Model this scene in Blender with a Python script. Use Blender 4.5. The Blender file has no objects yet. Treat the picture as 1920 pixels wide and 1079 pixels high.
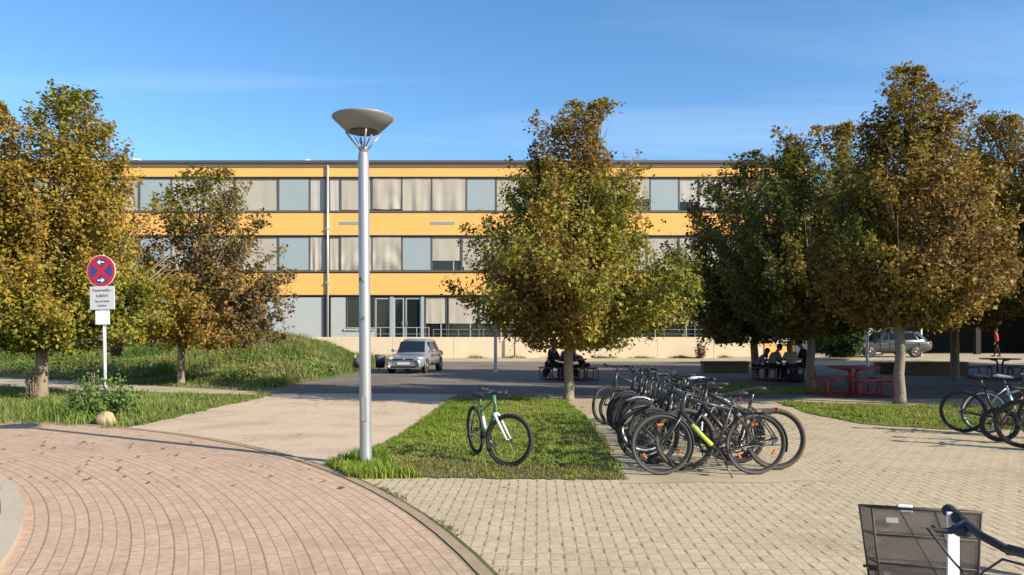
import bpy, math, random
import numpy as np
from mathutils import Vector, Matrix
R_ = math.radians
SC = bpy.context.scene
COL = SC.collection
F_PX = 1387.0; HZ = 630.0; EYE = 1.6

def G(px, py, z=0.0):
    """pixel of the photograph -> point of the level z"""
    Y = F_PX * (EYE - z) / (py - HZ)
    return Vector(((px - 960) / F_PX * Y, Y, z))

# ------------------------------------------------------------------ materials
def new_mat(name):
    m = bpy.data.materials.new(name); m.use_nodes = True
    nt = m.node_tree; nt.nodes.clear()
    out = nt.nodes.new('ShaderNodeOutputMaterial')
    return m, nt, out

def nd(nt, typ, **kw):
    n = nt.nodes.new(typ)
    for k, v in kw.items():
        if k.startswith('i_'):
            key = k[2:]
            key = int(key) if key.isdigit() else key.replace('_', ' ')
            n.inputs[key].default_value = v
        else:
            setattr(n, k, v)
    return n

def c4(c): return (c[0], c[1], c[2], 1.0)

def mat(name, col, rough=0.6, metal=0.0, var=0.12, vscale=6.0, spec=0.4, bump=0.0, bscale=40.0, coat=0.0):
    """plain painted / natural surface with a little mottling"""
    m, nt, out = new_mat(name)
    p = nd(nt, 'ShaderNodeBsdfPrincipled')
    p.inputs['Roughness'].default_value = rough
    p.inputs['Metallic'].default_value = metal
    p.inputs['Specular IOR Level'].default_value = spec
    p.inputs['Coat Weight'].default_value = coat
    tc = nd(nt, 'ShaderNodeTexCoord')
    nz = nd(nt, 'ShaderNodeTexNoise'); nz.inputs['Scale'].default_value = vscale; nz.inputs['Detail'].default_value = 6
    nt.links.new(tc.outputs['Object'], nz.inputs['Vector'])
    mx = nd(nt, 'ShaderNodeMix', data_type='RGBA')
    mx.inputs[6].default_value = c4([x * (1 - var) for x in col]); mx.inputs[7].default_value = c4([min(1, x * (1 + var)) for x in col])
    nt.links.new(nz.outputs['Fac'], mx.inputs[0])
    nt.links.new(mx.outputs[2], p.inputs['Base Color'])
    if bump:
        n2 = nd(nt, 'ShaderNodeTexNoise'); n2.inputs['Scale'].default_value = bscale; n2.inputs['Detail'].default_value = 4
        nt.links.new(tc.outputs['Object'], n2.inputs['Vector'])
        b = nd(nt, 'ShaderNodeBump'); b.inputs['Strength'].default_value = bump; b.inputs['Distance'].default_value = 0.02
        nt.links.new(n2.outputs['Fac'], b.inputs['Height']); nt.links.new(b.outputs['Normal'], p.inputs['Normal'])
    nt.links.new(p.outputs[0], out.inputs[0])
    return m

def tint_mat(name, trans=0.3, rough=0.55):
    """leaves and blades: each face carries the colour of its own leaf"""
    m, nt, out = new_mat(name)
    a = nd(nt, 'ShaderNodeAttribute', attribute_name='tint')
    p = nd(nt, 'ShaderNodeBsdfPrincipled'); p.inputs['Roughness'].default_value = rough
    p.inputs['Specular IOR Level'].default_value = 0.25
    t = nd(nt, 'ShaderNodeBsdfTranslucent')
    mx = nd(nt, 'ShaderNodeMixShader'); mx.inputs[0].default_value = trans
    nt.links.new(a.outputs['Color'], p.inputs['Base Color']); nt.links.new(a.outputs['Color'], t.inputs['Color'])
    nt.links.new(p.outputs[0], mx.inputs[1]); nt.links.new(t.outputs[0], mx.inputs[2])
    nt.links.new(mx.outputs[0], out.inputs[0])
    return m

def mth(nt, op, a, b=None, c=None):
    n = nd(nt, 'ShaderNodeMath', operation=op)
    for i, v in enumerate((a, b, c)):
        if v is None: continue
        if isinstance(v, (int, float)): n.inputs[i].default_value = v
        else: nt.links.new(v, n.inputs[i])
    return n.outputs[0]

def paver_mat(name, c1, c2, joint, bw, bh, mortar, polar=False, dots=False, stain=(0.2, 0.17, 0.12), cont=0):
    m, nt, out = new_mat(name)
    tc = nd(nt, 'ShaderNodeTexCoord')
    vec = tc.outputs['Object']
    sep = nd(nt, 'ShaderNodeSeparateXYZ'); nt.links.new(vec, sep.inputs[0])
    if polar:
        r = mth(nt, 'SQRT', mth(nt, 'ADD', mth(nt, 'MULTIPLY', sep.outputs[0], sep.outputs[0]), mth(nt, 'MULTIPLY', sep.outputs[1], sep.outputs[1])))
        th = mth(nt, 'ARCTAN2', sep.outputs[1], sep.outputs[0])
        cm = nd(nt, 'ShaderNodeCombineXYZ')
        nt.links.new(mth(nt, 'MULTIPLY', th, 12.6), cm.inputs[0]); nt.links.new(r, cm.inputs[1])
        uv = cm.outputs[0]
    else:
        mp = nd(nt, 'ShaderNodeMapping'); mp.inputs['Rotation'].default_value = (0, 0, R_(2)); nt.links.new(vec, mp.inputs[0]); uv = mp.outputs[0]
    # a little wobble of the joints
    wn = nd(nt, 'ShaderNodeTexNoise'); wn.inputs['Scale'].default_value = 3.0; nt.links.new(vec, wn.inputs['Vector'])
    wob = nd(nt, 'ShaderNodeVectorMath', operation='MULTIPLY_ADD')
    nt.links.new(wn.outputs['Color'], wob.inputs[0]); wob.inputs[1].default_value = (0.007, 0.007, 0) if polar else (0.02, 0.02, 0); nt.links.new(uv, wob.inputs[2])
    uv = wob.outputs[0]
    br = nd(nt, 'ShaderNodeTexBrick'); br.offset = 0.5; br.squash = 1.0
    br.inputs['Scale'].default_value = 1.0; br.inputs['Mortar Size'].default_value = mortar
    br.inputs['Mortar Smooth'].default_value = 0.3; br.inputs['Bias'].default_value = 0.0
    br.inputs['Brick Width'].default_value = bw; br.inputs['Row Height'].default_value = bh
    br.inputs['Color1'].default_value = c4(c1); br.inputs['Color2'].default_value = c4(c2)
    br.inputs['Mortar'].default_value = c4(joint)
    nt.links.new(uv, br.inputs['Vector'])
    col = br.outputs['Color']
    fac = br.outputs['Fac']
    if dots or cont:
        su = nd(nt, 'ShaderNodeSeparateXYZ'); nt.links.new(uv, su.inputs[0])
    if dots:
        # dark widened head joints, as left by bone-shaped interlocking blocks
        row = mth(nt, 'FLOOR', mth(nt, 'DIVIDE', su.outputs[1], bh))
        off = mth(nt, 'MULTIPLY', mth(nt, 'FLOORED_MODULO', row, 2.0), 0.5)
        fx = mth(nt, 'ABSOLUTE', mth(nt, 'SUBTRACT', mth(nt, 'FRACT', mth(nt, 'ADD', mth(nt, 'DIVIDE', su.outputs[0], bw), off)), 0.5))
        fy = mth(nt, 'ABSOLUTE', mth(nt, 'SUBTRACT', mth(nt, 'FRACT', mth(nt, 'DIVIDE', su.outputs[1], bh)), 0.5))
        dx = mth(nt, 'GREATER_THAN', fx, 0.5 - 0.011 / bw)
        dy = mth(nt, 'LESS_THAN', fy, 0.36)
        dn = nd(nt, 'ShaderNodeTexNoise'); dn.inputs['Scale'].default_value = 5.0; nt.links.new(vec, dn.inputs['Vector'])
        d = mth(nt, 'MULTIPLY', mth(nt, 'MULTIPLY', dx, dy), mth(nt, 'MULTIPLY', dn.outputs['Fac'], 1.35))
        mx = nd(nt, 'ShaderNodeMix', data_type='RGBA', clamp_factor=True); nt.links.new(d, mx.inputs[0]); nt.links.new(col, mx.inputs[6])
        mx.inputs[7].default_value = (0.13, 0.105, 0.06, 1); col = mx.outputs[2]
    if cont:
        fr = mth(nt, 'FRACT', mth(nt, 'DIVIDE', su.outputs[1], bh * cont))
        d = mth(nt, 'MULTIPLY', mth(nt, 'LESS_THAN', fr, 0.04), 0.6)
        mx = nd(nt, 'ShaderNodeMix', data_type='RGBA'); nt.links.new(d, mx.inputs[0]); nt.links.new(col, mx.inputs[6])
        mx.inputs[7].default_value = c4([x * 0.8 for x in joint]); col = mx.outputs[2]
    # wear, stains
    n1 = nd(nt, 'ShaderNodeTexNoise'); n1.inputs['Scale'].default_value = 0.55; n1.inputs['Detail'].default_value = 8; n1.inputs['Roughness'].default_value = 0.65
    nt.links.new(vec, n1.inputs['Vector'])
    rp = nd(nt, 'ShaderNodeValToRGB'); rp.color_ramp.elements[0].position = 0.53; rp.color_ramp.elements[1].position = 0.74
    nt.links.new(n1.outputs['Fac'], rp.inputs[0])
    s = mth(nt, 'MULTIPLY', rp.outputs[0], 0.55)
    mx = nd(nt, 'ShaderNodeMix', data_type='RGBA'); nt.links.new(s, mx.inputs[0]); nt.links.new(col, mx.inputs[6]); mx.inputs[7].default_value = c4(stain)
    col = mx.outputs[2]
    n3 = nd(nt, 'ShaderNodeTexNoise'); n3.inputs['Scale'].default_value = 22; n3.inputs['Detail'].default_value = 6; nt.links.new(vec, n3.inputs['Vector'])
    hs = nd(nt, 'ShaderNodeHueSaturation'); nt.links.new(col, hs.inputs['Color'])
    nt.links.new(mth(nt, 'MULTIPLY_ADD', n3.outputs['Fac'], 0.7, 0.65), hs.inputs['Value'])
    p = nd(nt, 'ShaderNodeBsdfPrincipled'); p.inputs['Roughness'].default_value = 0.85; p.inputs['Specular IOR Level'].default_value = 0.25
    nt.links.new(hs.outputs[0], p.inputs['Base Color'])
    b = nd(nt, 'ShaderNodeBump'); b.inputs['Strength'].default_value = 0.6; b.inputs['Distance'].default_value = 0.006
    h = mth(nt, 'SUBTRACT', mth(nt, 'MULTIPLY', n3.outputs['Fac'], 0.5), fac)
    nt.links.new(h, b.inputs['Height']); nt.links.new(b.outputs[0], p.inputs['Normal'])
    nt.links.new(p.outputs[0], out.inputs[0])
    return m

def ground_mat(name, c1, c2, c3, scale=0.4, fine=35.0, rough=0.9):
    m, nt, out = new_mat(name)
    tc = nd(nt, 'ShaderNodeTexCoord')
    n1 = nd(nt, 'ShaderNodeTexNoise'); n1.inputs['Scale'].default_value = scale; n1.inputs['Detail'].default_value = 9; n1.inputs['Roughness'].default_value = 0.6
    n2 = nd(nt, 'ShaderNodeTexNoise'); n2.inputs['Scale'].default_value = fine; n2.inputs['Detail'].default_value = 5
    for n in (n1, n2): nt.links.new(tc.outputs['Object'], n.inputs['Vector'])
    rp = nd(nt, 'ShaderNodeValToRGB'); e = rp.color_ramp.elements
    e[0].position = 0.32; e[0].color = c4(c1); e[1].position = 0.72; e[1].color = c4(c3)
    k = e.new(0.5); k.color = c4(c2)
    nt.links.new(n1.outputs['Fac'], rp.inputs[0])
    hs = nd(nt, 'ShaderNodeHueSaturation'); nt.links.new(rp.outputs[0], hs.inputs['Color'])
    nt.links.new(mth(nt, 'MULTIPLY_ADD', n2.outputs['Fac'], 0.9, 0.55), hs.inputs['Value'])
    p = nd(nt, 'ShaderNodeBsdfPrincipled'); p.inputs['Roughness'].default_value = rough; p.inputs['Specular IOR Level'].default_value = 0.2
    nt.links.new(hs.outputs[0], p.inputs['Base Color'])
    b = nd(nt, 'ShaderNodeBump'); b.inputs['Strength'].default_value = 0.4; b.inputs['Distance'].default_value = 0.01
    nt.links.new(n2.outputs['Fac'], b.inputs['Height']); nt.links.new(b.outputs[0], p.inputs['Normal'])
    nt.links.new(p.outputs[0], out.inputs[0])
    return m

def glass_mat(name, col=(0.012, 0.015, 0.016), rough=0.06):
    m, nt, out = new_mat(name)
    p = nd(nt, 'ShaderNodeBsdfPrincipled'); p.inputs['Base Color'].default_value = c4(col)
    p.inputs['Roughness'].default_value = rough; p.inputs['Specular IOR Level'].default_value = 0.6
    nt.links.new(p.outputs[0], out.inputs[0])
    return m

def mesh_weave(name, col, opac):
    m, nt, out = new_mat(name)
    p = nd(nt, 'ShaderNodeBsdfPrincipled'); p.inputs['Base Color'].default_value = c4(col); p.inputs['Roughness'].default_value = 0.6
    t = nd(nt, 'ShaderNodeBsdfTransparent')
    tc = nd(nt, 'ShaderNodeTexCoord'); w = nd(nt, 'ShaderNodeTexChecker'); w.inputs['Scale'].default_value = 260
    nt.links.new(tc.outputs['Object'], w.inputs['Vector'])
    nz = nd(nt, 'ShaderNodeTexNoise'); nz.inputs['Scale'].default_value = 9; nt.links.new(tc.outputs['Object'], nz.inputs['Vector'])
    f = mth(nt, 'ADD', mth(nt, 'MULTIPLY_ADD', w.outputs['Fac'], 0.15, opac - 0.15), mth(nt, 'MULTIPLY', nz.outputs['Fac'], 0.2))
    mx = nd(nt, 'ShaderNodeMixShader'); nt.links.new(f, mx.inputs[0]); nt.links.new(t.outputs[0], mx.inputs[1]); nt.links.new(p.outputs[0], mx.inputs[2])
    nt.links.new(mx.outputs[0], out.inputs[0])
    return m

M = {}
def defs():
    M['plaza'] = ground_mat('shade_dark_asphalt', (0.115, 0.10, 0.086), (0.15, 0.13, 0.11), (0.20, 0.175, 0.145), 0.5, 45)  # colour darkened to stand in for the tree shade over the yard
    M['path'] = ground_mat('sandy_concrete', (0.36, 0.275, 0.195), (0.46, 0.36, 0.26), (0.50, 0.40, 0.30), 0.7, 28)
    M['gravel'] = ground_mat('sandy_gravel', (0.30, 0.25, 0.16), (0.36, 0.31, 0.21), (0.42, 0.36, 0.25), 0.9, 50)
    M['soil_lawn'] = ground_mat('lawn_soil', (0.06, 0.085, 0.02), (0.09, 0.11, 0.03), (0.16, 0.13, 0.06), 0.8, 30)
    M['bank'] = ground_mat('bank_soil', (0.05, 0.075, 0.02), (0.08, 0.11, 0.03), (0.13, 0.12, 0.05), 0.5, 20)
    M['red_pavers'] = paver_mat('red_clinker', (0.41, 0.282, 0.198), (0.46, 0.33, 0.235), (0.28, 0.193, 0.13), 0.2, 0.0985, 0.0048, polar=True, cont=3)
    M['beige_pavers'] = paver_mat('beige_pavers', (0.385, 0.315, 0.21), (0.44, 0.365, 0.248), (0.29, 0.23, 0.14), 0.2, 0.155, 0.006, dots=True)
    M['kerb'] = mat('kerb_stone', (0.40, 0.34, 0.26), 0.85, var=0.15, vscale=5, bump=0.3)
    M['curb_dark'] = mat('dark_kerb_stone', (0.30, 0.215, 0.145), 0.85, var=0.25, vscale=5, bump=0.3)
    M['leaf'] = tint_mat('leaf', 0.38)
    M['blade'] = tint_mat('grass_blade', 0.35)
    M['bark'] = mat('bark', (0.20, 0.165, 0.125), 0.9, var=0.45, vscale=9, bump=0.8, bscale=22)
    M['galv'] = mat('painted_pole', (0.345, 0.35, 0.365), 0.36, metal=0.5, var=0.06, vscale=8)
    M['lampgrey'] = mat('lamp_bowl_grey', (0.24, 0.25, 0.255), 0.45, metal=0.2, var=0.08)
    M['steel'] = mat('steel', (0.15, 0.152, 0.155), 0.35, metal=0.8, var=0.1)
    M['white'] = mat('white_paint', (0.78, 0.78, 0.78), 0.45, var=0.04)
    M['signplate'] = mat('sign_plate', (0.56, 0.57, 0.59), 0.4, var=0.05)
    M['red_sign'] = mat('sign_red', (0.50, 0.02, 0.035), 0.4, var=0.08)
    M['blue_sign'] = mat('sign_blue', (0.05, 0.05, 0.22), 0.4, var=0.08)
    M['ink'] = mat('ink', (0.03, 0.03, 0.035), 0.6)
    M['greyback'] = mat('grey_metal', (0.42, 0.42, 0.41), 0.45, metal=0.3)
    M['rock'] = mat('sandstone', (0.34, 0.27, 0.165), 0.9, var=0.35, vscale=7, bump=0.9, bscale=14)
    M['yellow'] = mat('yellow_render', (0.74, 0.39, 0.112), 0.8, var=0.07, vscale=0.35, bump=0.1, bscale=60)
    M['cream'] = mat('cream_concrete', (0.58, 0.475, 0.335), 0.85, var=0.10, vscale=0.8, bump=0.2, bscale=12)
    M['core'] = mat('facade_recess', (0.10, 0.095, 0.09), 0.8)
    M['frame'] = mat('window_frame', (0.085, 0.08, 0.078), 0.55)
    M['roofdark'] = mat('roof_edge', (0.075, 0.072, 0.08), 0.6)
    M['fascia'] = mat('roof_fascia', (0.45, 0.36, 0.25), 0.7)
    M['blind'] = mat('blind_fabric', (0.37, 0.34, 0.285), 0.85, var=0.10, vscale=1.2)
    M['blind2'] = mat('pale_blind_fabric', (0.40, 0.385, 0.355), 0.85, var=0.07, vscale=1.2)
    M['bluepanel'] = mat('blue_grey_panel', (0.27, 0.325, 0.345), 0.5, var=0.05, vscale=0.8)
    M['palepanel'] = mat('pale_panel', (0.36, 0.385, 0.38), 0.55, var=0.05, vscale=0.8)
    M['glass'] = glass_mat('dark_glass')
    M['carglass'] = glass_mat('car_glass', (0.012, 0.018, 0.025), 0.04)
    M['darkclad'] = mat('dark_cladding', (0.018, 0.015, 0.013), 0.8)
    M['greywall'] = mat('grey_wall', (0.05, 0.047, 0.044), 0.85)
    M['silver'] = mat('silver_car_paint', (0.27, 0.29, 0.32), 0.32, metal=0.5, var=0.03, coat=0.6)
    M['suvpaint'] = mat('grey_car_paint', (0.04, 0.048, 0.052), 0.34, metal=0.15, var=0.03, coat=0.5)
    M['rubber'] = mat('rubber', (0.022, 0.021, 0.02), 0.8, var=0.2)
    M['tyre_brown'] = mat('dusty_tyre', (0.075, 0.058, 0.045), 0.85, var=0.2)
    M['tyre_grey'] = mat('grey_tyre', (0.075, 0.072, 0.068), 0.8)
    M['alloy'] = mat('alloy', (0.26, 0.26, 0.255), 0.35, metal=0.7)
    M['black'] = mat('black_paint', (0.018, 0.018, 0.02), 0.35, var=0.1, coat=0.3)
    M['plastic'] = mat('black_plastic', (0.02, 0.02, 0.022), 0.55)
    M['bluish'] = mat('dark_blue_plastic', (0.02, 0.025, 0.05), 0.4)
    M['anthracite'] = mat('anthracite_paint', (0.032, 0.034, 0.037), 0.35, coat=0.4)
    M['petrol'] = mat('petrol_paint', (0.035, 0.052, 0.056), 0.35, coat=0.4)
    M['neon'] = mat('neon_green_paint', (0.50, 0.72, 0.08), 0.4)
    M['greenbike'] = mat('green_paint', (0.085, 0.21, 0.08), 0.35, coat=0.4)
    M['whitebike'] = mat('white_bike_paint', (0.72, 0.74, 0.68), 0.35, coat=0.4)
    M['silverbike'] = mat('silver_bike_paint', (0.50, 0.51, 0.53), 0.3, metal=0.5)
    M['redbike'] = mat('dark_red_paint', (0.16, 0.03, 0.035), 0.35, coat=0.4)
    M['bluebike'] = mat('dark_blue_paint', (0.03, 0.05, 0.11), 0.35, coat=0.4)
    M['saddle'] = mat('saddle', (0.022, 0.02, 0.022), 0.5)
    M['lens_red'] = mat('red_lens', (0.30, 0.02, 0.02), 0.3)
    M['lens_orange'] = mat('orange_lens', (0.55, 0.16, 0.03), 0.3)
    M['lens_white'] = mat('clear_lens', (0.38, 0.40, 0.43), 0.15)
    M['basket'] = mesh_weave('basket_mesh', (0.12, 0.10, 0.086), 0.40)
    M['basket_rim'] = mat('basket_rim', (0.05, 0.04, 0.035), 0.6)
    M['redtable'] = mat('red_table_paint', (0.30, 0.035, 0.035), 0.5, var=0.15)
    M['browntable'] = mat('faded_red_paint', (0.17, 0.045, 0.035), 0.55, var=0.2)
    M['benchblock'] = mat('dark_block', (0.13, 0.09, 0.062), 0.85, var=0.3, vscale=4, bump=0.4)
    M['skin'] = mat('skin', (0.40, 0.24, 0.17), 0.6)
    M['hair_brown'] = mat('brown_hair', (0.07, 0.035, 0.018), 0.6)
    M['hair_dark'] = mat('dark_hair', (0.018, 0.012, 0.01), 0.55)
    M['hair_fair'] = mat('fair_hair', (0.20, 0.12, 0.05), 0.6)
    M['cloth_black'] = mat('black_cloth', (0.014, 0.013, 0.014), 0.9)
    M['cloth_purple'] = mat('purple_cloth', (0.07, 0.04, 0.075), 0.9)
    M['cloth_lav'] = mat('lavender_cloth', (0.22, 0.16, 0.26), 0.9)
    M['cloth_grey'] = mat('grey_cloth', (0.17, 0.17, 0.18), 0.9)
    M['cloth_beige'] = mat('beige_cloth', (0.28, 0.25, 0.20), 0.9)
    M['cloth_red'] = mat('red_cloth', (0.50, 0.045, 0.04), 0.85)
    M['cloth_jeans'] = mat('jeans', (0.035, 0.045, 0.075), 0.9)
    M['railing'] = mat('railing_paint', (0.42, 0.44, 0.43), 0.4, metal=0.4)
    M['railgreen'] = mat('green_railing', (0.16, 0.21, 0.19), 0.5, metal=0.2)
defs()

# ------------------------------------------------------------------ mesh building
class MB:
    def __init__(s): s.v = []; s.f = []; s.sm = []
    def add(s, vs, fs, smooth=False):
        o = len(s.v); s.v += [tuple(p) for p in vs]
        s.f += [tuple(i + o for i in f) for f in fs]; s.sm += [smooth] * len(fs)
        return s
    def box(s, lo, hi, mt=None, bev=0.0):
        x0, y0, z0 = lo; x1, y1, z1 = hi
        if bev <= 0:
            vs = [(x0,y0,z0),(x1,y0,z0),(x1,y1,z0),(x0,y1,z0),(x0,y0,z1),(x1,y0,z1),(x1,y1,z1),(x0,y1,z1)]
            fs = [(0,3,2,1),(4,5,6,7),(0,1,5,4),(1,2,6,5),(2,3,7,6),(3,0,4,7)]
        else:
            b = min(bev, (x1-x0)/2.01, (y1-y0)/2.01, (z1-z0)/2.01)
            def ring(z, i):
                return [(x0+i+b if 0 else x0+i, y0+i+b, z), (x0+i+b, y0+i, z), (x1-i-b, y0+i, z), (x1-i, y0+i+b, z), (x1-i, y1-i-b, z), (x1-i-b, y1-i, z), (x0+i+b, y1-i, z), (x0+i, y1-i-b, z)]
            rs = [ring(z0, b*0.99), ring(z0+b, 0), ring(z1-b, 0), ring(z1, b*0.99)]
            vs = sum(rs, []); fs = []
            for k in range(3):
                for i in range(8):
                    j = (i+1) % 8; fs.append((k*8+i, k*8+j, k*8+8+j, k*8+8+i))
            fs.append(tuple(range(7, -1, -1))); fs.append(tuple(range(24, 32)))
        if mt is not None: vs = [mt @ Vector(p) for p in vs]
        return s.add(vs, fs)
    def tube(s, pts, r, n=8, cap=True, smooth=True):
        pts = [Vector(p) for p in pts]; m = len(pts)
        rs = list(r) if hasattr(r, '__len__') else [r] * m
        vs = []; up = None
        for i, p in enumerate(pts):
            d = (pts[min(i+1, m-1)] - pts[max(i-1, 0)])
            if d.length < 1e-9: d = Vector((0,0,1))
            d.normalize()
            if up is None:
                a = Vector((0,0,1)) if abs(d.z) < 0.9 else Vector((1,0,0))
                up = a.cross(d).normalized()
            else:
                up = (up - d * up.dot(d)).normalized()
            w = d.cross(up)
            for k in range(n):
                a = 2*math.pi*k/n
                vs.append(p + (up*math.cos(a) + w*math.sin(a)) * rs[i])
        fs = []
        for i in range(m-1):
            for k in range(n):
                j = (k+1) % n; fs.append((i*n+k, i*n+j, i*n+n+j, i*n+n+k))
        s.add(vs, fs, smooth)
        if cap:
            o = len(s.v) - len(vs)
            s.f += [tuple(o+k for k in range(n-1, -1, -1)), tuple(o+(m-1)*n+k for k in range(n))]; s.sm += [False, False]
        return s
    def lathe(s, prof, n=24, c=(0,0,0), smooth=True, caps=True):
        vs = []
        for r, z in prof:
            for k in range(n):
                a = 2*math.pi*k/n; vs.append((c[0]+r*math.cos(a), c[1]+r*math.sin(a), c[2]+z))
        fs = []
        for i in range(len(prof)-1):
            for k in range(n):
                j = (k+1) % n; fs.append((i*n+k, i*n+j, i*n+n+j, i*n+n+k))
        s.add(vs, fs, smooth)
        if caps:
            o = len(s.v) - len(vs); m = len(prof)
            s.f += [tuple(o+k for k in range(n-1, -1, -1)), tuple(o+(m-1)*n+k for k in range(n))]; s.sm += [False, False]
        return s
    def torus(s, c, Rm, r, n=40, m=8, ax='y', sq=1.0):
        vs = []
        for i in range(n):
            a = 2*math.pi*i/n
            for k in range(m):
                b = 2*math.pi*k/m; q = Rm + r*math.cos(b); h = r*sq*math.sin(b)
                if ax == 'y': vs.append((c[0]+q*math.cos(a), c[1]+h, c[2]+q*math.sin(a)))
                else: vs.append((c[0]+q*math.cos(a), c[1]+q*math.sin(a), c[2]+h))
        fs = [(i*m+k, ((i+1)%n)*m+k, ((i+1)%n)*m+(k+1)%m, i*m+(k+1)%m) for i in range(n) for k in range(m)]
        return s.add(vs, fs, True)
    def prism(s, poly, z0, z1, mt=None):
        """poly: (x,y) outline, extruded z0..z1"""
        n = len(poly)
        vs = [(x, y, z0) for x, y in poly] + [(x, y, z1) for x, y in poly]
        fs = [tuple(range(n-1, -1, -1)), tuple(range(n, 2*n))] + [(i, (i+1)%n, n+(i+1)%n, n+i) for i in range(n)]
        if mt is not None: vs = [mt @ Vector(p) for p in vs]
        return s.add(vs, fs)
    def ball(s, c, rx, ry, rz, n=14, m=8):
        prof = []
        vs = []; fs = []
        for i in range(m+1):
            t = math.pi*i/m
            for k in range(n):
                a = 2*math.pi*k/n
                vs.append((c[0]+rx*math.sin(t)*math.cos(a), c[1]+ry*math.sin(t)*math.sin(a), c[2]-rz*math.cos(t)))
        for i in range(m):
            for k in range(n):
                j = (k+1) % n; fs.append((i*n+k, i*n+j, i*n+n+j, i*n+n+k))
        return s.add(vs, fs, True)
    def xf(s, mt):
        s.v = [tuple(mt @ Vector(p)) for p in s.v]; return s
    def build(s, name, m, parent=None, loc=None):
        me = bpy.data.meshes.new(name); me.from_pydata(s.v, [], s.f); me.update()
        me.polygons.foreach_set('use_smooth', s.sm)
        if m is not None: me.materials.append(M[m] if isinstance(m, str) else m)
        o = bpy.data.objects.new(name, me); COL.objects.link(o)
        if parent is not None: o.parent = parent
        if loc is not None: o.location = loc
        return o

def mesh_np(name, v, f, m, tint=None, parent=None, loc=None, smooth=False):
    me = bpy.data.meshes.new(name)
    v = np.asarray(v, dtype=np.float32); f = np.asarray(f, dtype=np.int32)
    k = f.shape[1]
    me.vertices.add(len(v)); me.vertices.foreach_set('co', v.ravel())
    me.loops.add(f.size); me.loops.foreach_set('vertex_index', f.ravel())
    me.polygons.add(len(f)); me.polygons.foreach_set('loop_start', np.arange(0, f.size, k, dtype=np.int32))
    if smooth: me.polygons.foreach_set('use_smooth', np.ones(len(f), dtype=bool))
    me.update(); me.validate()
    if tint is not None:
        a = me.attributes.new('tint', 'FLOAT_COLOR', 'FACE')
        c = np.ones((len(f), 4), dtype=np.float32); c[:, :3] = tint
        a.data.foreach_set('color', c.ravel())
    me.materials.append(M[m])
    o = bpy.data.objects.new(name, me); COL.objects.link(o)
    if parent is not None: o.parent = parent
    if loc is not None: o.location = loc
    return o

def tag(o, label=None, cat=None, group=None, kind=None):
    if label: o['label'] = label
    if cat: o['category'] = cat
    if group: o['group'] = group
    if kind: o['kind'] = kind
    return o

def thing(name, label, cat, loc=(0,0,0), rz=0.0, group=None, lean=0.0):
    o = bpy.data.objects.new(name, None); COL.objects.link(o)
    o.location = loc; o.rotation_euler = (lean, 0, rz); o.empty_display_size = 0.2
    return tag(o, label, cat, group)

def dup(root, loc, rz=0.0, label=None, lean=0.0, scale=None):
    r = root.copy(); COL.objects.link(r); r.location = loc; r.rotation_euler = (lean, 0, rz)
    if scale: r.scale = (scale,)*3
    if label: r['label'] = label
    for ch in root.children:
        c = ch.copy(); COL.objects.link(c); c.parent = r
        for g in ch.children:
            d = g.copy(); COL.objects.link(d); d.parent = c
    return r

def text_mesh(body, size, align='CENTER'):
    c = bpy.data.curves.new('text', 'FONT'); c.body = body; c.size = size; c.align_x = align; c.align_y = 'CENTER'; c.extrude = 0.001
    o = bpy.data.objects.new('text', c); COL.objects.link(o)
    dg = bpy.context.evaluated_depsgraph_get(); dg.update()
    me = bpy.data.meshes.new_from_object(o.evaluated_get(dg))
    bpy.data.objects.remove(o); bpy.data.curves.remove(c)
    return me

def text_part(body, size, m, parent, name, mt):
    me = text_mesh(body, size); me.transform(mt); me.materials.clear(); me.materials.append(M[m]); me.name = name
    o = bpy.data.objects.new(name, me); COL.objects.link(o); o.parent = parent
    return o
# ------------------------------------------------------------------ camera, sun, sky
cam = bpy.data.cameras.new('camera'); co = bpy.data.objects.new('camera', cam); COL.objects.link(co)
co.location = (0, 0, EYE); co.rotation_euler = (R_(90), 0, 0)
cam.sensor_width = 36; cam.lens = F_PX / 1920 * 36; cam.shift_y = (HZ - 539.5) / 1920
cam.clip_end = 3000; SC.camera = co

SUN_AZ = math.atan2(0.875, -0.484)      # from +Y towards +X
SUN_EL = R_(28.6)
sd = Vector((math.sin(SUN_AZ)*math.cos(SUN_EL), math.cos(SUN_AZ)*math.cos(SUN_EL), math.sin(SUN_EL)))
sl = bpy.data.lights.new('sun', 'SUN'); sl.energy = 5.0; sl.angle = R_(0.55); sl.color = (1.0, 0.89, 0.72)
so = bpy.data.objects.new('sun', sl); COL.objects.link(so); so.location = sd * 100
so.rotation_euler = sd.to_track_quat('Z', 'Y').to_euler()

w = bpy.data.worlds.new('World'); SC.world = w; w.use_nodes = True
nt = w.node_tree; nt.nodes.clear()
wo = nt.nodes.new('ShaderNodeOutputWorld'); bg = nt.nodes.new('ShaderNodeBackground'); bg.inputs['Strength'].default_value = 0.084
sky = nt.nodes.new('ShaderNodeTexSky'); sky.sky_type = 'NISHITA'; sky.sun_disc = False
sky.sun_elevation = SUN_EL; sky.sun_rotation = SUN_AZ; sky.air_density = 1.0; sky.dust_density = 0.6; sky.ozone_density = 3.0
tc = nt.nodes.new('ShaderNodeTexCoord')
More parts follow.
